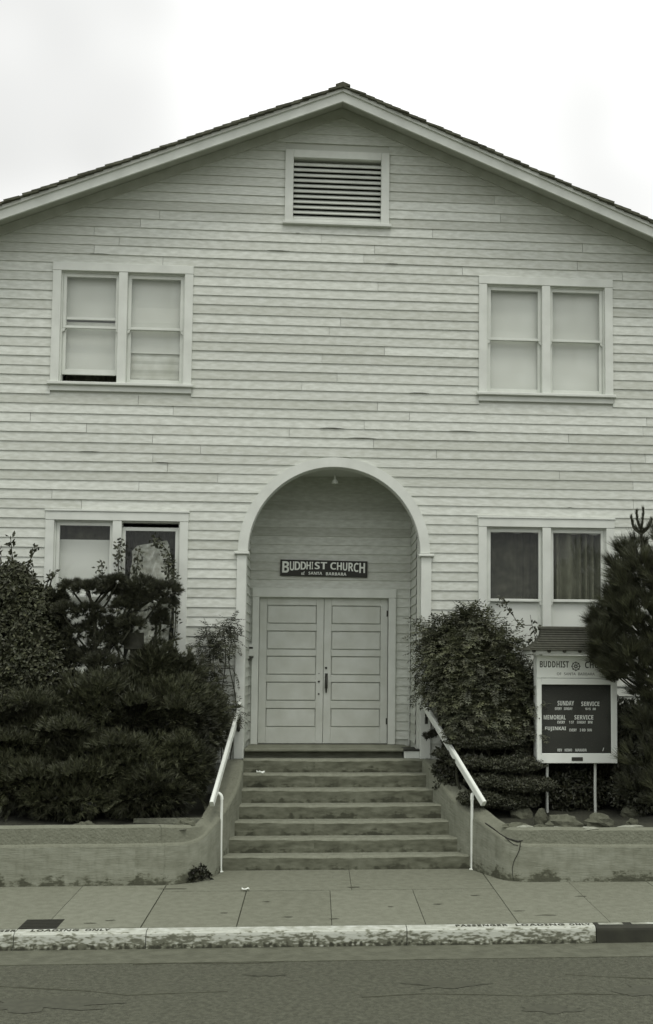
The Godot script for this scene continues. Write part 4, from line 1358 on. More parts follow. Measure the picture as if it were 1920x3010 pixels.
# ------------------------------------------------------------------ small things
func small_things() -> void:
	# name board over the doors
	var zb := -1.2 + 0.024
	var s := thing("name_board", "dark painted board over the doors reading Buddhist Church of Santa Barbara", "sign", Vector3(0.097, 3.875, zb))
	s.rotation.z = -0.010
	var b := MB.new()
	b.bbox(Vector3(-0.638, -0.119, 0.0), Vector3(0.638, 0.119, 0.022), 0.004)
	part("board", b, M.dark, s)
	var line := "BUDDHIST CHURCH"
	# letter edges in fractions of the board width, tall at both ends, short in the middle
	var X := [[0.022, 0.100], [0.108, 0.158], [0.163, 0.228], [0.232, 0.294], [0.298, 0.348], [0.358, 0.374], [0.392, 0.452], [0.460, 0.534], [0, 0], [0.572, 0.640], [0.648, 0.705], [0.716, 0.768], [0.780, 0.838], [0.842, 0.898], [0.906, 0.972]]
	for i in line.length():
		if line[i] == " ": continue
		var f: float = ((X[i][0] + X[i][1]) / 2 - 0.5) * 2.0
		var h := 0.105 + 0.055 * f * f + (0.02 if i == 0 else 0.0)
		var o := lettering("letter", line[i], s, M.letter_white, (X[i][1] - X[i][0]) * 1.276, h, 0.004, true)
		o.position += Vector3(((X[i][0] + X[i][1]) / 2 - 0.5) * 1.276, 0.093 - h / 2, 0.0225)
	var o1 := lettering("letters", "of", s, M.letter_white, 0.05, 0.05, 0.004, true, true)
	o1.position += Vector3(-0.305, -0.078, 0.0225)
	lettering("letters", "SANTA", s, M.letter_white, 0.20, 0.042, 0.004).position += Vector3(-0.125, -0.074, 0.0225)
	lettering("letters", "BARBARA", s, M.letter_white, 0.30, 0.044, 0.004).position += Vector3(0.18, -0.078, 0.0225)
	# letter box beside the door frame
	var m := thing("letter_box", "small white letter box with dark slot beside the left door frame", "letter box", Vector3(-0.965, 2.58, -1.165))
	b = MB.new()
	b.bbox(Vector3(-0.075, 0.0, -0.01), Vector3(0.062, 0.175, 0.075), 0.006)
	part("box", b, M.trim, m)
	b = MB.new()
	b.box(Vector3(-0.07, 0.108, 0.0755), Vector3(0.048, 0.136, 0.079))
	part("slot", b, M.dark, m)
	b = MB.new()
	b.tube(PackedVector3Array([Vector3(0.05, -0.01, 0.05), Vector3(0.01, -0.035, 0.075), Vector3(-0.03, -0.07, 0.08), Vector3(-0.06, -0.12, 0.07)]), PackedFloat32Array([0.012, 0.011, 0.010, 0.008]), 7)
	part("paper_hook", b, M.iron, m)
	# utility cover in the pavement
	var c := thing("utility_cover", "dark rectangular iron utility cover in the pavement by the kerb", "utility cover", Vector3(-2.61, walk_y(4.285), 4.285))
	c.rotation.x = 0.0211
	b = MB.new()
	b.box(Vector3(-0.18, -0.03, -0.185), Vector3(0.18, 0.004, 0.18))
	part("plate", b, M.dark, c)
	for k in 6:
		b = MB.new()
		b.box(Vector3(-0.165, 0.0041, -0.15 + k * 0.058), Vector3(0.165, 0.007, -0.13 + k * 0.058))
		part("rib", b, M.iron, c)
	# scraps of paper
	for q in [[Vector3(-0.705, 1.036, 0.50), 0.045, "crumpled white paper scrap on the fifth step"], [Vector3(-0.745, -0.020, 2.86), 0.034, "small white paper scrap on the pavement joint"]]:
		b = MB.new()
		var f := noise(2.0, int(q[1] * 1000), 2)
		var nn := 5
		for i in nn:
			for j in nn:
				var p: Array[Vector3] = []
				for w in [[i, j + 1], [i + 1, j + 1], [i + 1, j], [i, j]]:
					var u: float = w[0] / float(nn) - 0.5; var v: float = w[1] / float(nn) - 0.5
					p.append(Vector3(u * q[1] * 2.4, 0.004 + q[1] * 0.8 * (0.5 + 0.9 * f.get_noise_2d(u * 3.0, v * 3.0)) + absf(u) * q[1] * 0.5, v * q[1] * 1.6))
				b.quad(p[0], p[1], p[2], p[3])
		var o := part("paper_scrap", b, M.white)
		o.position = q[0]
		tag(o, q[2], "litter", "")
	# dark box on a post among the shrubs
	var bx := thing("garden_post_box", "dark square box on a post standing among the left shrubs", "post", Vector3(-2.305, 0.62, 0.98))
	b = MB.new()
	b.bbox(Vector3(-0.115, 2.02, -0.09), Vector3(0.115, 2.235, 0.02), 0.006)
	part("box", b, M.copper, bx)
	b = MB.new()
	b.box(Vector3(-0.035, -0.1, -0.07), Vector3(0.035, 2.02, -0.005))
	part("post", b, M.bark, bx)

# ------------------------------------------------------------------ plants
func in_blob(p: Vector3, blobs: Array, skip: int, k: float) -> bool:
	for i in blobs.size():
		if i == skip: continue
		var q: Vector3 = (p - blobs[i][0]) / blobs[i][1]
		if q.length_squared() < k: return true
	return false

func pick_point(blobs: Array, areas: PackedFloat32Array, total: float, depth: float) -> Array:
	# a random point near the skin of a heap of ellipsoids, and the outward direction there
	for attempt in 12:
		var r := rng.randf() * total
		var i := 0
		while i < areas.size() - 1 and r > areas[i]:
			r -= areas[i]; i += 1
		var d := dirn()
		if d.z < -0.55: d.z = -d.z
		var k := 1.0 - depth * rng.randf() * rng.randf() + 0.10 * sin(d.x * 9.0 + i) * sin(d.y * 11.0 + i * 2.0)
		var p: Vector3 = blobs[i][0] + d * blobs[i][1] * k
		if in_blob(p, blobs, i, 0.5): continue
		return [p, (d / Vector3(blobs[i][1])).normalized()]
	return [blobs[0][0], Vector3.UP]

func areas_of(blobs: Array) -> PackedFloat32Array:
	var a := PackedFloat32Array()
	for b in blobs:
		var s: Vector3 = b[1]
		a.append(s.x * s.y + s.y * s.z + s.x * s.z)
	return a

func sum(a: PackedFloat32Array) -> float:
	var t := 0.0
	for x in a: t += x
	return t

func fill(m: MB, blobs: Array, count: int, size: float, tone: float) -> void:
	# the dark mass of larger leaves packed inside
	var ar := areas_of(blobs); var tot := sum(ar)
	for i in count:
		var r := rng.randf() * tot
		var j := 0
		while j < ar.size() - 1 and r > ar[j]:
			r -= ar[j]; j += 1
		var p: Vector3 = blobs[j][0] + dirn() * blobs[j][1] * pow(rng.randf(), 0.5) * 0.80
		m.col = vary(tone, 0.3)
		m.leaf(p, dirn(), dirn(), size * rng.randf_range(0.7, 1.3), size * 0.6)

func leaves(m: MB, blobs: Array, count: int, l: float, w: float, tone: float, depth := 0.45, droop := 0.0) -> void:
	var ar := areas_of(blobs); var tot := sum(ar)
	for i in count:
		var q := pick_point(blobs, ar, tot, depth)
		var o: Vector3 = q[1]
		var axis := (o * 0.5 + dirn() * 0.9 + Vector3(0, -droop, 0)).normalized()
		m.col = vary(tone, 0.35)
		m.leaf(q[0], axis, (o + dirn() * 0.6 + Vector3(0, 0.5, 0)).normalized(), l * rng.randf_range(0.65, 1.25), w * rng.randf_range(0.7, 1.2))

func frond(m: MB, p: Vector3, axis: Vector3, length: float, pairs: int, ll: float, tone: float) -> void:
	var a := p
	var d := axis
	m.col = vary(tone, 0.3)
	var side := d.cross(Vector3.UP).normalized()
	for k in pairs:
		var nx := (d + Vector3(0, -0.10, 0)).normalized()
		var b := a + nx * length / pairs
		var up := side.cross(nx)
		for s: float in [-1.0, 1.0]:
			var ax: Vector3 = (nx * 0.45 + side * s + Vector3(0, -0.25, 0) + dirn() * 0.2).normalized()
			m.leaf(b, ax, up + dirn() * 0.25, ll * rng.randf_range(0.8, 1.15) * (1.0 - 0.35 * absf(float(k) / pairs - 0.4)), ll * 0.36)
		a = b; d = nx
	m.leaf(a, d, side.cross(d), ll, ll * 0.38)

func tuft(m: MB, p: Vector3, axis: Vector3, n: int, l: float, spread: float, w: float, tone: float) -> void:
	for k in n:
		var d := (axis + dirn() * spread).normalized()
		m.col = vary(tone, 0.3)
		var s := d.cross(dirn()).normalized()
		m.needle(p + dirn() * l * 0.12, d, l * rng.randf_range(0.75, 1.15), w, s)

func limb(m: MB, pts: Array, r0: float, r1: float) -> void:
	var P := PackedVector3Array(); var R := PackedFloat32Array()
	var n: int = (pts.size() - 1) * 4
	for i in n + 1:
		var f := float(i) / n * (pts.size() - 1)
		var k := mini(int(f), pts.size() - 2)
		var a: Vector3 = pts[maxi(k - 1, 0)]; var b: Vector3 = pts[k]; var c: Vector3 = pts[k + 1]; var d: Vector3 = pts[mini(k + 2, pts.size() - 1)]
		P.append(b.cubic_interpolate(c, a, d, f - k)); R.append(lerpf(r0, r1, float(i) / n))
	m.tube(P, R, 7)

func V(x: float, y: float, z: float) -> Vector3:
	return Vector3(x, y, z)

func plants() -> void:
	# --- left bed
	var t := thing("broadleaf_shrub", "tall broad-leaved shrub at the left edge with sprigs against the siding", "shrub", V(-3.85, 0.6, 0.95))
	var o := t.position
	var bl := [[V(-3.80, 3.32, 0.95) - o, V(0.30, 0.42, 0.30)], [V(-3.52, 3.02, 0.95) - o, V(0.34, 0.42, 0.32)], [V(-3.95, 2.7, 0.95) - o, V(0.5, 0.6, 0.42)], [V(-3.5, 2.45, 1.0) - o, V(0.45, 0.5, 0.42)], [V(-4.3, 3.0, 0.9) - o, V(0.4, 0.6, 0.35)], [V(-4.2, 2.0, 1.0) - o, V(0.6, 0.7, 0.45)], [V(-3.6, 1.8, 1.0) - o, V(0.5, 0.6, 0.42)], [V(-4.6, 3.3, 0.9) - o, V(0.4, 0.4, 0.3)]]
	var m := MB.new()
	leaves(m, bl, 26000, 0.062, 0.036, 0.070, 0.5)
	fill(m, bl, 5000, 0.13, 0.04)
	for q in [[V(-3.78, 3.5, 0.95), V(-3.84, 3.80, 0.97), V(-3.86, 4.08, 1.0)], [V(-3.7, 3.45, 0.95), V(-3.62, 3.72, 1.0), V(-3.53, 3.92, 1.02)], [V(-3.5, 3.3, 0.95), V(-3.38, 3.5, 1.0), V(-3.30, 3.62, 1.03)], [V(-3.95, 3.5, 0.95), V(-4.0, 3.8, 0.97), V(-4.05, 3.98, 1.0)], [V(-3.30, 3.1, 1.0), V(-3.20, 3.3, 1.02), V(-3.17, 3.5, 1.05)]]:
		for k in 26:
			var f := 0.25 + 0.75 * k / 25.0
			var a: Vector3 = q[0].lerp(q[1], minf(1, f * 2.0)) if f < 0.5 else q[1].lerp(q[2], f * 2.0 - 1.0)
			m.col = vary(0.055, 0.3)
			m.leaf(a - o + dirn() * 0.03, (dirn() + Vector3(0, 0.5, 0.2)).normalized(), dirn(), 0.075, 0.042)
	part("foliage", m, M.leaf, t)
	m = MB.new()
	limb(m, [V(0, 0, 0), V(0.05, 1.0, -0.05), V(0.02, 2.0, 0), V(0.06, 3.0, 0)], 0.05, 0.012)
	limb(m, [V(0.02, 0.5, 0), V(0.25, 1.4, 0), V(0.4, 2.4, 0.02), V(0.52, 2.95, 0.06)], 0.035, 0.008)
	for q in [[V(-3.78, 3.3, 0.95), V(-3.84, 3.80, 0.97), V(-3.86, 4.05, 1.0)], [V(-3.7, 3.3, 0.95), V(-3.62, 3.72, 1.0), V(-3.53, 3.90, 1.02)], [V(-3.5, 3.1, 0.95), V(-3.38, 3.5, 1.0), V(-3.30, 3.6, 1.03)]]:
		limb(m, [q[0] - o, q[1] - o, q[2] - o], 0.010, 0.004)
	part("stem", m, M.bark, t)

	# cloud-pruned pine
	t = thing("cloud_pruned_pine", "cloud-pruned pine with needle pads before the lower left window", "tree", V(-2.75, 0.62, 0.85))
	o = t.position
	var z := 1.05
	var pads := [[-3.05, 3.42, 0.19, 0.085], [-2.86, 3.40, 0.17, 0.085], [-2.70, 3.46, 0.13, 0.10], [-2.52, 3.50, 0.10, 0.07], [-2.61, 3.37, 0.14, 0.08], [-2.22, 3.42, 0.22, 0.13], [-1.93, 3.40, 0.20, 0.10], [-2.06, 3.24, 0.26, 0.12], [-2.42, 3.17, 0.17, 0.13], [-2.30, 3.30, 0.16, 0.12], [-2.33, 2.95, 0.17, 0.11], [-2.86, 3.12, 0.18, 0.085], [-2.72, 2.95, 0.20, 0.12], [-3.12, 3.10, 0.15, 0.11], [-3.27, 3.27, 0.13, 0.11], [-2.98, 2.86, 0.17, 0.09], [-2.50, 2.86, 0.16, 0.11], [-3.32, 2.95, 0.2, 0.14], [-2.62, 2.72, 0.24, 0.13], [-3.22, 2.70, 0.2, 0.13], [-1.98, 2.98, 0.10, 0.16], [-2.92, 2.56, 0.18, 0.10], [-3.12, 2.50, 0.20, 0.11], [-2.66, 2.48, 0.22, 0.11], [-3.42, 2.72, 0.2, 0.14], [-3.40, 3.12, 0.14, 0.12]]
	m = MB.new()
	var wood := MB.new()
	for q in pads:
		var c := V(q[0], q[1] - 0.02, z + rng.randf_range(-0.12, 0.12)) - o
		var nt := int(60 + 4200 * q[2] * q[3])
		for k in nt:
			var d := dirn()
			d.y = absf(d.y) if rng.randf() < 0.75 else d.y * 0.6
			var p := c + Vector3(d.x * q[2] * 1.12, d.y * q[3] * 1.25, d.z * q[2] * 0.9) * (1.0 - 0.35 * rng.randf())
			tuft(m, p, (d * 0.8 + Vector3(0, 0.35, 0)).normalized(), 26, 0.070, 0.75, 0.0065, [0.032, 0.045, 0.06][rng.randi() % 3])
		var root := c + Vector3(signf(-0.02 - c.x) * 0.12, -0.22, -0.05)
		limb(wood, [root, c + Vector3(0, -0.06, 0), c], 0.014, 0.007)
	part("needle_pads", m, M.leaf, t)
	limb(wood, [V(0, -0.05, 0), V(-0.12, 0.7, 0.05), V(0.06, 1.3, 0.08), V(-0.04, 1.85, 0.15)], 0.085, 0.05)
	limb(wood, [V(-0.04, 1.80, 0.15), V(-0.26, 2.05, 0.2), V(-0.40, 2.28, 0.2), V(-0.52, 2.55, 0.2)], 0.042, 0.016)
	limb(wood, [V(-0.04, 1.80, 0.15), V(0.14, 2.05, 0.2), V(0.32, 2.36, 0.2), V(0.56, 2.58, 0.2), V(0.82, 2.74, 0.2)], 0.042, 0.014)
	limb(wood, [V(-0.04, 1.80, 0.15), V(-0.02, 2.2, 0.22), V(-0.05, 2.56, 0.2)], 0.034, 0.024)
	limb(wood, [V(-0.05, 2.54, 0.2), V(-0.09, 2.64, 0.2), V(-0.11, 2.75, 0.2)], 0.023, 0.014)
	limb(wood, [V(-0.05, 2.54, 0.2), V(0.05, 2.66, 0.2), V(0.15, 2.78, 0.2)], 0.023, 0.014)
	part("trunk", wood, M.bark, t)

	# dark mounded juniper filling the left bed
	t = thing("juniper_mound", "large dark mounded juniper filling the bed left of the steps", "shrub", V(-2.4, 0.6, 1.2))
	o = t.position
	bl = [[V(-2.55, 1.80, 1.05) - o, V(0.85, 0.62, 0.62)], [V(-1.78, 1.80, 1.10) - o, V(0.50, 0.52, 0.50)], [V(-3.45, 1.50, 1.15) - o, V(0.85, 0.62, 0.60)], [V(-2.4, 1.20, 1.40) - o, V(1.1, 0.50, 0.60)], [V(-1.62, 1.22, 1.35) - o, V(0.38, 0.46, 0.50)], [V(-4.3, 1.3, 1.2) - o, V(0.8, 0.7, 0.6)], [V(-3.3, 1.05, 1.55) - o, V(0.75, 0.36, 0.45)], [V(-1.45, 1.75, 0.75) - o, V(0.32, 0.42, 0.4)], [V(-1.98, 0.92, 1.75) - o, V(0.55, 0.26, 0.35)], [V(-2.9, 0.88, 1.75) - o, V(0.6, 0.22, 0.35)], [V(-2.05, 2.34, 0.85) - o, V(0.38, 0.40, 0.35)], [V(-1.72, 2.22, 0.80) - o, V(0.32, 0.34, 0.3)]]
	m = MB.new()
	var ar := areas_of(bl); var tot := sum(ar)
	var jn := noise(0.9, 71, 3)
	for i in 15000:
		var q := pick_point(bl, ar, tot, 0.5)
		var dd: Vector3 = q[1]
		var w: float = jn.get_noise_3dv(q[0] * 1.0)
		var tone := clampf(0.065 + 0.09 * w, 0.028, 0.13) * (1.35 if rng.randf() < 0.2 else 1.0)
		var px: Vector3 = q[0] + dd * 0.10 * jn.get_noise_3dv(q[0] * 4.0 + Vector3(9, 0, 0))
		tuft(m, px, (dd * 0.7 + Vector3(0.1, 0.25, 0.1)).normalized(), 9, 0.088, 0.55, 0.012, tone)
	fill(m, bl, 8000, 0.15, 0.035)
	# tiers of lit growth standing proud of the mass
	for q in [[-3.35, 2.00, 1.72, 0.34], [-2.62, 2.18, 1.62, 0.36], [-2.15, 1.98, 1.66, 0.30], [-2.92, 1.70, 1.90, 0.36], [-3.62, 1.55, 1.85, 0.34], [-2.28, 1.52, 2.00, 0.34], [-1.68, 1.92, 1.62, 0.26], [-1.60, 1.48, 1.78, 0.22], [-2.72, 1.20, 2.08, 0.38], [-3.25, 1.15, 2.04, 0.34], [-1.92, 1.12, 2.04, 0.28], [-2.05, 2.50, 1.12, 0.26], [-3.95, 1.95, 1.75, 0.34], [-3.9, 1.15, 1.9, 0.3]]:
		for k in int(q[3] * 380):
			var d := dirn()
			var c := V(q[0], q[1], q[2] - 0.06) - o + V(d.x * q[3], absf(d.y) * 0.16 - 0.10 * absf(d.x) * rng.randf(), d.z * q[3] * 0.55) * pow(rng.randf(), 0.45) * (1.0 + 0.5 * jn.get_noise_2d(d.x * 3.0 + q[0] * 5.0, d.y * 2.0))
			tuft(m, c, (V(d.x * 0.6, 0.7, 0.25 + d.z * 0.4)).normalized(), 9, 0.095, 0.65, 0.010, rng.randf_range(0.045, 0.095))
	# loose sprays that break the outline
	for i in 130:
		var q := pick_point(bl, ar, tot, 0.15)
		var dd: Vector3 = (q[1] * 0.8 + dirn() * 0.6 + Vector3(0, 0.35, 0.1)).normalized()
		var ln := rng.randf_range(0.12, 0.34)
		var bend := dd + Vector3(0, -0.5, 0.1)
		for k in 12:
			var f := k / 11.0
			var pp: Vector3 = q[0] + (dd.lerp(bend, f * 0.6)).normalized() * ln * f
			tuft(m, pp, (dd + Vector3(0, -0.2 * f, 0)).normalized(), 7, 0.075, 0.5, 0.010, rng.randf_range(0.05, 0.10))
	part("foliage", m, M.leaf, t)
	wood = MB.new()
	for k in 7:
		var a := -1.6 + k * 0.38
		limb(wood, [V(a * 0.5, -0.05, 0.0), V(a * 0.8, 0.35, 0.15 + 0.1 * sin(k * 2.0)), V(a, 0.8, 0.1), V(a * 1.05, 1.2, 0.0)], 0.035, 0.01)
	limb(wood, [V(0.90, 0.6, 0.30), V(0.92, 0.72, 0.36), V(0.98, 0.80, 0.35), V(1.02, 0.95, 0.30)], 0.02, 0.012)
	part("branch", wood, M.bark, t)

	# climber on the left pilaster
	t = thing("wisteria_vine", "leafy vine climbing the siding at the left pilaster", "vine", V(-1.3, 0.6, 0.18))
	o = t.position
	m = MB.new(); wood = MB.new()
	bl = [[V(-1.30, 2.86, 0.22) - o, V(0.22, 0.15, 0.14)], [V(-1.17, 2.98, 0.20) - o, V(0.12, 0.10, 0.10)], [V(-1.45, 2.74, 0.22) - o, V(0.16, 0.14, 0.14)], [V(-1.22, 2.72, 0.22) - o, V(0.16, 0.10, 0.12)], [V(-1.42, 2.48, 0.26) - o, V(0.16, 0.20, 0.14)], [V(-1.42, 2.12, 0.30) - o, V(0.18, 0.22, 0.16)], [V(-1.2, 1.98, 0.24) - o, V(0.12, 0.12, 0.1)], [V(-1.20, 1.80, 0.30) - o, V(0.22, 0.16, 0.15)]]
	ar = areas_of(bl); tot = sum(ar)
	for i in 620:
		var q := pick_point(bl, ar, tot, 0.8)
		var dd: Vector3 = q[1]
		frond(m, q[0], (dd * 0.5 + dirn() * 0.5 + Vector3(0, -0.15, 0.1)).normalized(), 0.13, 4, 0.048, 0.05)
	for q in [[V(-1.20, 2.52, 0.2), V(0.55, -0.55, 0.1)], [V(-1.12, 2.42, 0.2), V(0.45, -0.7, 0.1)], [V(-1.08, 2.36, 0.2), V(0.3, -0.9, 0.1)], [V(-1.12, 2.78, 0.2), V(0.9, -0.1, 0.1)], [V(-1.12, 2.86, 0.2), V(0.8, 0.1, 0.1)], [V(-1.42, 2.3, 0.2), V(0.4, -0.7, 0.1)]]:
		frond(m, q[0] - o, q[1].normalized(), 0.20, 6, 0.06, 0.045)
	part("foliage", m, M.leaf, t)
	for q in [[-1.14, 0.08], [-1.23, -0.04], [-1.34, 0.1], [-1.45, -0.08]]:
		var x: float = q[0] - o.x
		limb(wood, [V(x, 0.5, 0.0), V(x + q[1], 1.3, -0.05), V(x - q[1] * 0.4, 1.9, -0.07), V(x + q[1] * 0.5, 2.35, -0.04)], 0.009, 0.005)
	for y in [1.62, 1.80]:
		limb(wood, [V(-0.30, y, -0.06), V(0.0, y + 0.01, -0.07), V(0.20, y, -0.06)], 0.006, 0.005)
	part("stem", wood, M.bark, t)

	# vine over the lower left window
	t = thing("window_vine", "thin vine straggling up over the lower left window's right pane", "vine", V(-2.25, 0.8, 0.32))
	o = t.position
	m = MB.new(); wood = MB.new()
	for st in [[V(-2.15, 2.6, 0.3), V(-2.05, 3.4, 0.2), V(-1.98, 3.9, 0.15), V(-2.2, 4.15, 0.13)], [V(-2.62, 2.7, 0.3), V(-2.62, 3.3, 0.2), V(-2.66, 3.8, 0.14), V(-2.63, 4.12, 0.13)], [V(-1.95, 2.4, 0.3), V(-1.88, 3.0, 0.2), V(-1.92, 3.6, 0.15), V(-2.0, 3.85, 0.14)], [V(-2.45, 2.7, 0.3), V(-2.46, 3.3, 0.16), V(-2.42, 3.7, 0.13), V(-2.40, 4.0, 0.12)]]:
		var loc: Array = []
		for p in st: loc.append(p - o)
		loc.push_front(V(0, 0.0, 0))
		limb(wood, loc, 0.012, 0.004)
		for k in 170:
			var f := rng.randf_range(1.0, 3.99)
			var i := int(f)
			var p: Vector3 = loc[i].lerp(loc[i + 1], f - i)
			m.col = vary(0.06, 0.3)
			m.leaf(p + dirn() * 0.06, (dirn() + Vector3(0, -0.3, 0)).normalized(), dirn(), 0.062, 0.034)
	for p in [V(-2.78, 3.66, 0.95), V(-2.72, 3.72, 0.95), V(-2.70, 3.64, 0.95)]:
		for k in 7:
			m.col = vary(0.05, 0.3)
			m.leaf(p - o + dirn() * 0.03, (dirn() + Vector3(-0.3, 0, 0)).normalized(), Vector3(0, 0.5, 1), 0.06, 0.03)
	limb(wood, [V(-2.70, 3.40, 1.0) - o, V(-2.72, 3.55, 0.97) - o, V(-2.73, 3.70, 0.95) - o], 0.005, 0.003)
	part("foliage", m, M.leaf, t)
	part("stem", wood, M.bark, t)

	# weeds at the foot of the left wall
	t = thing("pavement_weed", "dark weed growing where the left wall curves to the steps", "weed", V(-1.32, -0.01, 2.34))
	m = MB.new()
	for k in 150:
		var f := rng.randf()
		var p := V(lerpf(-0.10, 0.14, f), rng.randf_range(0.0, 0.05 + 0.16 * (1.0 - absf(f - 0.45) * 1.6)), lerpf(0.05, -0.12, f) + rng.randf() * 0.03)
		m.col = vary(0.022, 0.3)
		m.leaf(p, (dirn() * 0.8 + Vector3(0.1, 0.5, 0.4)).normalized(), Vector3(0, 0.2, 1), 0.05, 0.028)
	part("leaves", m, M.leaf, t)

	# --- right bed
	t = thing("wisteria_bush", "large leafy wisteria bush beside the right pilaster and handrail", "shrub", V(2.2, 0.6, 0.55))
	o = t.position
	bl = [[V(2.12, 2.92, 0.40) - o, V(0.26, 0.24, 0.24)], [V(2.03, 3.10, 0.32) - o, V(0.14, 0.10, 0.14)], [V(1.62, 2.84, 0.30) - o, V(0.24, 0.14, 0.18)], [V(1.90, 2.90, 0.34) - o, V(0.22, 0.13, 0.2)], [V(2.42, 2.62, 0.50) - o, V(0.30, 0.24, 0.28)], [V(1.88, 2.55, 0.50) - o, V(0.38, 0.30, 0.34)], [V(2.25, 2.30, 0.65) - o, V(0.48, 0.36, 0.40)], [V(1.76, 2.15, 0.55) - o, V(0.28, 0.30, 0.32)], [V(2.62, 2.12, 0.65) - o, V(0.38, 0.26, 0.38)], [V(2.10, 1.82, 0.70) - o, V(0.46, 0.34, 0.40)], [V(2.70, 1.75, 0.65) - o, V(0.42, 0.36, 0.38)]]
	m = MB.new()
	ar = areas_of(bl); tot = sum(ar)
	for i in 3900:
		var q := pick_point(bl, ar, tot, 0.55)
		var dd: Vector3 = q[1]
		if q[0].y + o.y < 2.02 and q[0].x + o.x < 1.72: continue
		var out: float = 0.16 * maxf(-0.3, jn.get_noise_3dv(q[0] * 5.0)) + (0.08 * rng.randf() if rng.randf() < 0.25 else 0.0)
		frond(m, q[0] + dd * out, (dd * 0.6 + dirn() * 0.6 + Vector3(0, -0.12, 0.2)).normalized(), 0.17, 5, 0.060, clampf(0.078 + 0.07 * jn.get_noise_3dv(q[0] * 3.0), 0.04, 0.13))
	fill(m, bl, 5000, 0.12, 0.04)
	for i in 90:
		var q := pick_point(bl, ar, tot, 0.1)
		if q[0].y + o.y > 2.95 or (q[0].y + o.y < 2.05 and q[0].x + o.x < 1.75): continue
		var dd: Vector3 = (q[1] + dirn() * 0.5 + Vector3(0, 0.1, 0.1)).normalized()
		for k in 2:
			frond(m, q[0] + dd * (0.06 + 0.10 * k), (dd + dirn() * 0.4).normalized(), rng.randf_range(0.16, 0.26), 6, 0.058, rng.randf_range(0.05, 0.12))
	# sprays reaching over the pilaster and out along the top
	for q in [[V(1.50, 2.92, 0.2), V(-0.9, 0.1, 0.2)], [V(1.42, 2.75, 0.22), V(-0.7, -0.5, 0.2)], [V(1.40, 2.55, 0.22), V(-0.5, -0.6, 0.3)], [V(1.52, 2.45, 0.25), V(-0.8, -0.2, 0.2)], [V(1.38, 2.36, 0.25), V(-0.3, -0.9, 0.2)], [V(1.50, 2.20, 0.25), V(-0.7, -0.5, 0.2)], [V(1.44, 2.98, 0.2), V(-0.4, 0.5, 0.1)], [V(1.40, 3.06, 0.2), V(-0.5, 0.3, 0.1)], [V(1.36, 2.9, 0.2), V(-0.6, 0.0, 0.2)], [V(1.36, 2.12, 0.2), V(-0.3, -0.8, 0.1)], [V(1.90, 3.14, 0.3), V(-0.8, 0.25, 0.1)], [V(1.84, 3.06, 0.3), V(-0.8, -0.1, 0.2)], [V(2.62, 2.75, 0.4), V(0.9, 0.15, 0.1)], [V(2.70, 2.58, 0.4), V(0.8, 0.0, 0.1)], [V(2.85, 2.32, 0.5), V(0.8, 0.1, 0.1)], [V(2.74, 2.42, 0.5), V(0.8, 0.3, 0.1)], [V(2.12, 3.16, 0.3), V(0.3, 0.6, 0.1)], [V(2.22, 3.10, 0.3), V(0.6, 0.4, 0.1)], [V(1.40, 2.65, 0.2), V(-0.6, 0.1, 0.2)], [V(1.45, 2.28, 0.22), V(-0.5, -0.3, 0.2)]]:
		frond(m, q[0] - o, q[1].normalized(), 0.21, 6, 0.06, 0.05)
		for k in 3:
			frond(m, q[0] - o + dirn() * 0.05, (q[1] + dirn() * 0.7).normalized(), 0.16, 5, 0.052, 0.052)
	part("foliage", m, M.leaf, t)
	wood = MB.new()
	for q in [[1.7, 2.9], [2.1, 3.1], [2.5, 2.6], [1.5, 2.5], [2.7, 2.1], [1.45, 2.1]]:
		limb(wood, [V(-0.1, -0.05, 0), V(-0.2 + (q[0] - o.x) * 0.4, 0.8, -0.05), V((q[0] - o.x) * 0.8, 1.4, -0.1), V(q[0] - o.x, q[1] - o.y, -0.15)], 0.03, 0.007)
	part("stem", wood, M.bark, t)

	# sprig across the lower right window
	t = thing("window_sprig", "thin leafy sprig hanging across the white panel of the right window", "vine", V(2.55, 2.0, 0.35))
	o = t.position
	m = MB.new(); wood = MB.new()
	for st in [[V(2.62, 2.45, 0.4), V(2.80, 2.62, 0.32), V(2.96, 2.80, 0.28), V(2.93, 3.0, 0.26), V(2.90, 3.16, 0.26)], [V(2.96, 2.80, 0.28), V(3.05, 2.90, 0.26), V(3.12, 2.98, 0.26)], [V(2.93, 3.02, 0.26), V(2.76, 3.03, 0.25), V(2.66, 3.16, 0.24), V(2.56, 3.30, 0.23), V(2.50, 3.40, 0.22)], [V(2.62, 2.45, 0.4), V(2.66, 2.34, 0.4), V(2.80, 2.16, 0.4)]]:
		var loc: Array = []
		for p in st: loc.append(p - o)
		limb(wood, loc, 0.006, 0.003)
	for q in [[2.90, 2.80, 12], [2.84, 2.77, 8], [2.97, 2.84, 8], [2.93, 2.95, 8], [2.94, 3.06, 5], [3.08, 2.94, 7], [2.98, 3.0, 6], [2.76, 3.00, 7], [2.70, 3.06, 4], [2.60, 3.24, 8], [2.55, 3.32, 9], [2.50, 3.40, 7], [2.64, 3.18, 6], [2.48, 3.32, 3], [3.04, 2.86, 5]]:
		for k in q[2]:
			m.col = vary(0.05, 0.3)
			m.leaf(V(q[0], q[1], 0.27) - o + dirn() * 0.03, (dirn() + Vector3(0, -0.2, 0)).normalized(), Vector3(0, 0.4, 1) + dirn() * 0.5, 0.058, 0.03)
	part("leaves", m, M.leaf, t)
	part("stem", wood, M.bark, t)

	# clipped layered hedge
	t = thing("layered_boxwood", "dark boxwood clipped in flat layers between handrail and notice board", "shrub", V(2.25, 0.58, 1.0))
	o = t.position
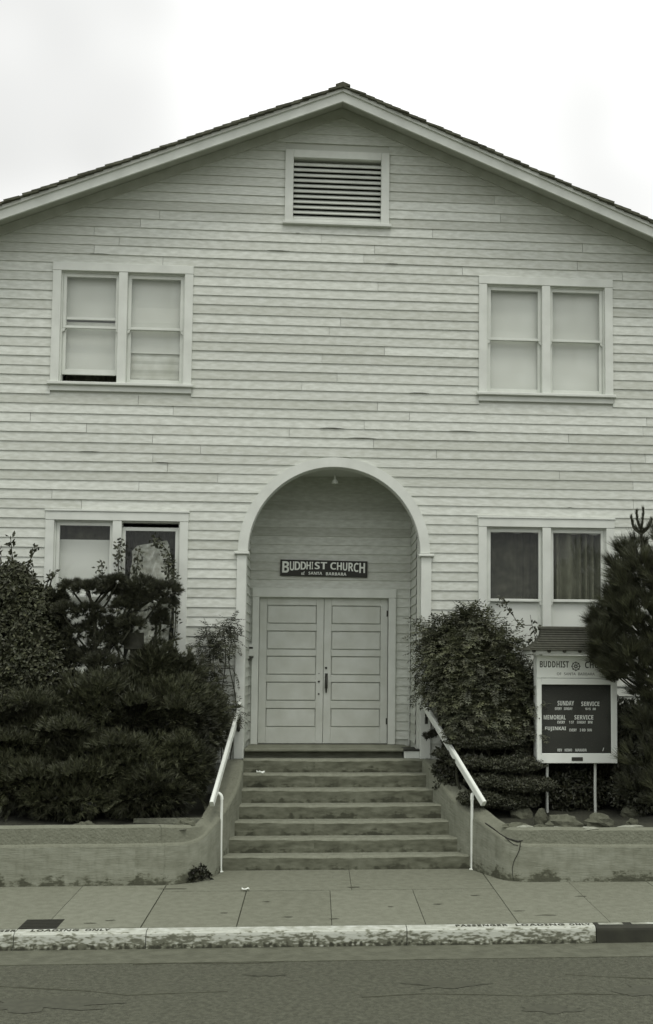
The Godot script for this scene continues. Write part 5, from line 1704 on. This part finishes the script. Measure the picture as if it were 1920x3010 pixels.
	bl = [[V(2.22, 1.50, 0.95) - o, V(0.55, 0.10, 0.36)], [V(1.72, 1.33, 0.85) - o, V(0.19, 0.06, 0.2)], [V(2.02, 1.24, 1.05) - o, V(0.34, 0.075, 0.3)], [V(2.50, 1.22, 1.15) - o, V(0.42, 0.10, 0.34)], [V(2.20, 1.02, 1.25) - o, V(0.30, 0.085, 0.3)], [V(2.60, 0.98, 1.30) - o, V(0.44, 0.10, 0.32)], [V(2.05, 0.82, 1.45) - o, V(0.28, 0.10, 0.26)], [V(2.45, 0.78, 1.35) - o, V(0.38, 0.10, 0.2)], [V(2.3, 1.15, 0.6) - o, V(0.75, 0.45, 0.3)], [V(1.85, 1.0, 0.7) - o, V(0.3, 0.35, 0.3)]]
	m = MB.new()
	leaves(m, bl.slice(0, 8), 26000, 0.028, 0.018, 0.050, 0.25)
	leaves(m, bl.slice(8), 8000, 0.05, 0.03, 0.04, 0.5)
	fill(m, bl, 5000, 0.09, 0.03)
	part("foliage", m, M.leaf, t)
	wood = MB.new()
	for k in 6:
		limb(wood, [V(-0.05, -0.05, 0.1), V(-0.4 + k * 0.16, 0.3, 0.1 + 0.05 * (k % 2)), V(-0.45 + k * 0.2, 0.62, 0.05), V(-0.4 + k * 0.2, 0.88, 0)], 0.025, 0.01)
	part("branch", wood, M.bark, t)

	# conifer tip poking out past the rail
	t = thing("conifer_sprig", "dark pointed conifer branch poking out left of the right handrail", "conifer", V(1.85, 0.71, 0.42))
	o = t.position
	m = MB.new(); wood = MB.new()
	limb(wood, [V(0, 0, 0), V(0.02, 0.6, 0.0), V(-0.12, 0.95, 0.08), V(-0.42, 0.84, 0.12)], 0.02, 0.006)
	for k in 420:
		var f := rng.randf()
		var p := V(-0.02, 0.96, 0.06).lerp(V(-0.40, 0.82, 0.12), f)
		var r := 0.085 * (1.0 - 0.45 * f)
		tuft(m, p + dirn() * r * 0.7, (V(-0.5, -0.1, 0.2) + dirn() * 0.9).normalized(), 10, 0.05, 0.6, 0.007, 0.024)
	part("needles", m, M.leaf, t)
	part("branch", wood, M.bark, t)

	# dark shrub behind the notice board
	t = thing("dark_shrub", "dark dense shrub behind and right of the notice board", "shrub", V(3.6, 0.6, 0.55))
	o = t.position
	bl = [[V(3.0, 1.35, 0.55) - o, V(0.55, 0.6, 0.32)], [V(3.7, 1.30, 0.55) - o, V(0.6, 0.62, 0.34)], [V(4.35, 1.35, 0.8) - o, V(0.55, 0.75, 0.5)], [V(4.9, 1.5, 0.8) - o, V(0.6, 0.9, 0.5)], [V(3.3, 0.85, 0.85) - o, V(0.6, 0.3, 0.3)], [V(4.2, 0.9, 1.2) - o, V(0.45, 0.36, 0.4)], [V(4.05, 1.7, 0.7) - o, V(0.28, 0.35, 0.35)]]
	m = MB.new()
	leaves(m, bl, 24000, 0.058, 0.03, 0.042, 0.5)
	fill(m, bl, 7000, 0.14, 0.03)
	part("foliage", m, M.leaf, t)
	wood = MB.new()
	for k in 6:
		limb(wood, [V(0, -0.05, 0.0), V(-0.6 + k * 0.25, 0.3, 0.05), V(-0.8 + k * 0.36, 0.75, 0.0), V(-0.85 + k * 0.38, 1.1, 0)], 0.03, 0.01)
	part("branch", wood, M.bark, t)

	right_pine()

func right_pine() -> void:
	var t := thing("shaggy_pine", "shaggy long-needled pine at the right edge overlapping the notice board", "tree", V(4.45, 0.6, 1.55))
	var o := t.position
	var m := MB.new(); var wood := MB.new()
	var zc := 1.7
	# branch tips: x, y, reach radius, tufts
	var C := [[4.02, 3.98, 0.10, 10], [3.86, 3.90, 0.14, 14], [3.70, 3.72, 0.12, 14], [3.64, 3.62, 0.10, 8], [3.95, 3.70, 0.20, 24], [3.72, 3.50, 0.14, 16], [3.62, 3.30, 0.14, 14], [3.52, 3.22, 0.08, 8], [3.85, 3.40, 0.22, 26], [3.48, 3.00, 0.16, 18], [3.40, 3.06, 0.08, 8], [3.60, 2.92, 0.20, 24], [3.80, 3.10, 0.25, 30], [3.52, 2.72, 0.17, 22], [3.60, 2.54, 0.18, 26], [3.75, 2.62, 0.25, 34], [3.78, 2.42, 0.18, 26], [3.95, 2.52, 0.25, 34], [4.05, 3.3, 0.30, 40], [4.10, 2.85, 0.35, 50], [4.2, 3.65, 0.28, 34], [4.4, 3.9, 0.25, 24], [4.45, 3.4, 0.35, 40], [4.45, 2.9, 0.35, 40], [4.3, 2.4, 0.35, 44], [4.12, 2.18, 0.2, 20], [4.6, 2.1, 0.35, 30], [4.35, 1.85, 0.25, 24], [4.85, 3.6, 0.3, 24], [4.9, 2.9, 0.35, 30], [4.3, 4.12, 0.14, 10], [3.93, 3.55, 0.16, 16], [3.68, 3.12, 0.16, 18], [4.28, 1.5, 0.25, 20], [4.5, 1.2, 0.3, 20], [3.50, 2.58, 0.12, 22], [3.58, 2.44, 0.12, 18], [3.42, 2.82, 0.12, 18], [4.05, 1.75, 0.2, 14], [4.0, 1.35, 0.22, 14], [3.98, 1.0, 0.2, 12], [4.25, 0.95, 0.25, 16], [4.6, 1.6, 0.3, 20]]
	for q in C:
		var c := V(q[0] + (0.06 if q[0] < 3.75 else 0.0), q[1], zc + rng.randf_range(-0.2, 0.25)) - o
		var root := V(0, clampf(c.y - 0.35 - absf(c.x) * 0.25, 0.5, 3.2), 0.0)
		limb(wood, [root, root.lerp(c, 0.55) + Vector3(0, -0.06, 0), c + Vector3(0, -0.05, 0)], 0.02, 0.008)
		for k in int(q[3] * 1.35):
			var d := dirn()
			var p: Vector3 = c + d * Vector3(1.0, 0.9, 0.9) * q[2] * pow(rng.randf(), 0.4)
			var ax := Vector3(-0.35 + d.x * 0.6, 0.70 + d.y * 0.4, 0.2 + d.z * 0.4).normalized()
			tuft(m, p, ax, 44, 0.19, 0.44, 0.0066, [0.035, 0.05, 0.065, 0.10][rng.randi() % 4])
	# leader with its candles
	for st in [[V(4.05, 3.75, 1.7), V(4.05, 4.0, 1.7), V(4.05, 4.18, 1.7)], [V(4.05, 4.16, 1.7), V(4.0, 4.28, 1.7), V(3.99, 4.40, 1.7)], [V(4.05, 4.16, 1.7), V(4.07, 4.3, 1.7), V(4.08, 4.44, 1.7)], [V(4.05, 4.12, 1.7), V(3.95, 4.2, 1.7), V(3.92, 4.33, 1.7)], [V(4.05, 4.12, 1.7), V(4.14, 4.2, 1.7), V(4.19, 4.30, 1.7)]]:
		limb(wood, [st[0] - o, st[1] - o, st[2] - o], 0.014, 0.008)
		for k in 26:
			var f := k / 25.0
			var p: Vector3 = st[0].lerp(st[1], f * 2.0) if f < 0.5 else st[1].lerp(st[2], f * 2.0 - 1.0)
			tuft(m, p - o, (Vector3(0, 1, 0.1) + dirn() * 0.25).normalized(), 16, 0.065, 0.35, 0.0055, 0.04)
	part("needles", m, M.leaf, t)
	limb(wood, [V(0, -0.05, 0), V(-0.05, 1.0, 0.03), V(0.02, 2.2, 0.0), V(-0.25, 3.0, 0.1), V(-0.40, 3.3, 0.15)], 0.09, 0.02)
	part("trunk", wood, M.bark, t)

	# unseen trees added across the road to darken low sky and window glass
	for k in 9:
		var tr := thing("added_tree", "added unseen tree across the road, darkening the low sky and window glass", "tree", V(-18.0 + k * 4.5 + 0.6 * sin(k * 2.3), -0.1, 30.0 + 1.2 * sin(k * 1.7)), "added trees across the road")
		var cr := rock(V(2.3, 2.1 + 0.4 * sin(k * 3.1), 2.2), 300 + k)
		var c := part("crown", cr, M.far_leaf, tr)
		c.position = V(0, 3.3, 0)
		var tk := MB.new()
		limb(tk, [V(0, -0.1, 0), V(0.05, 1.2, 0), V(0, 3.0, 0.05)], 0.18, 0.12)
		part("trunk", tk, M.bark, tr)
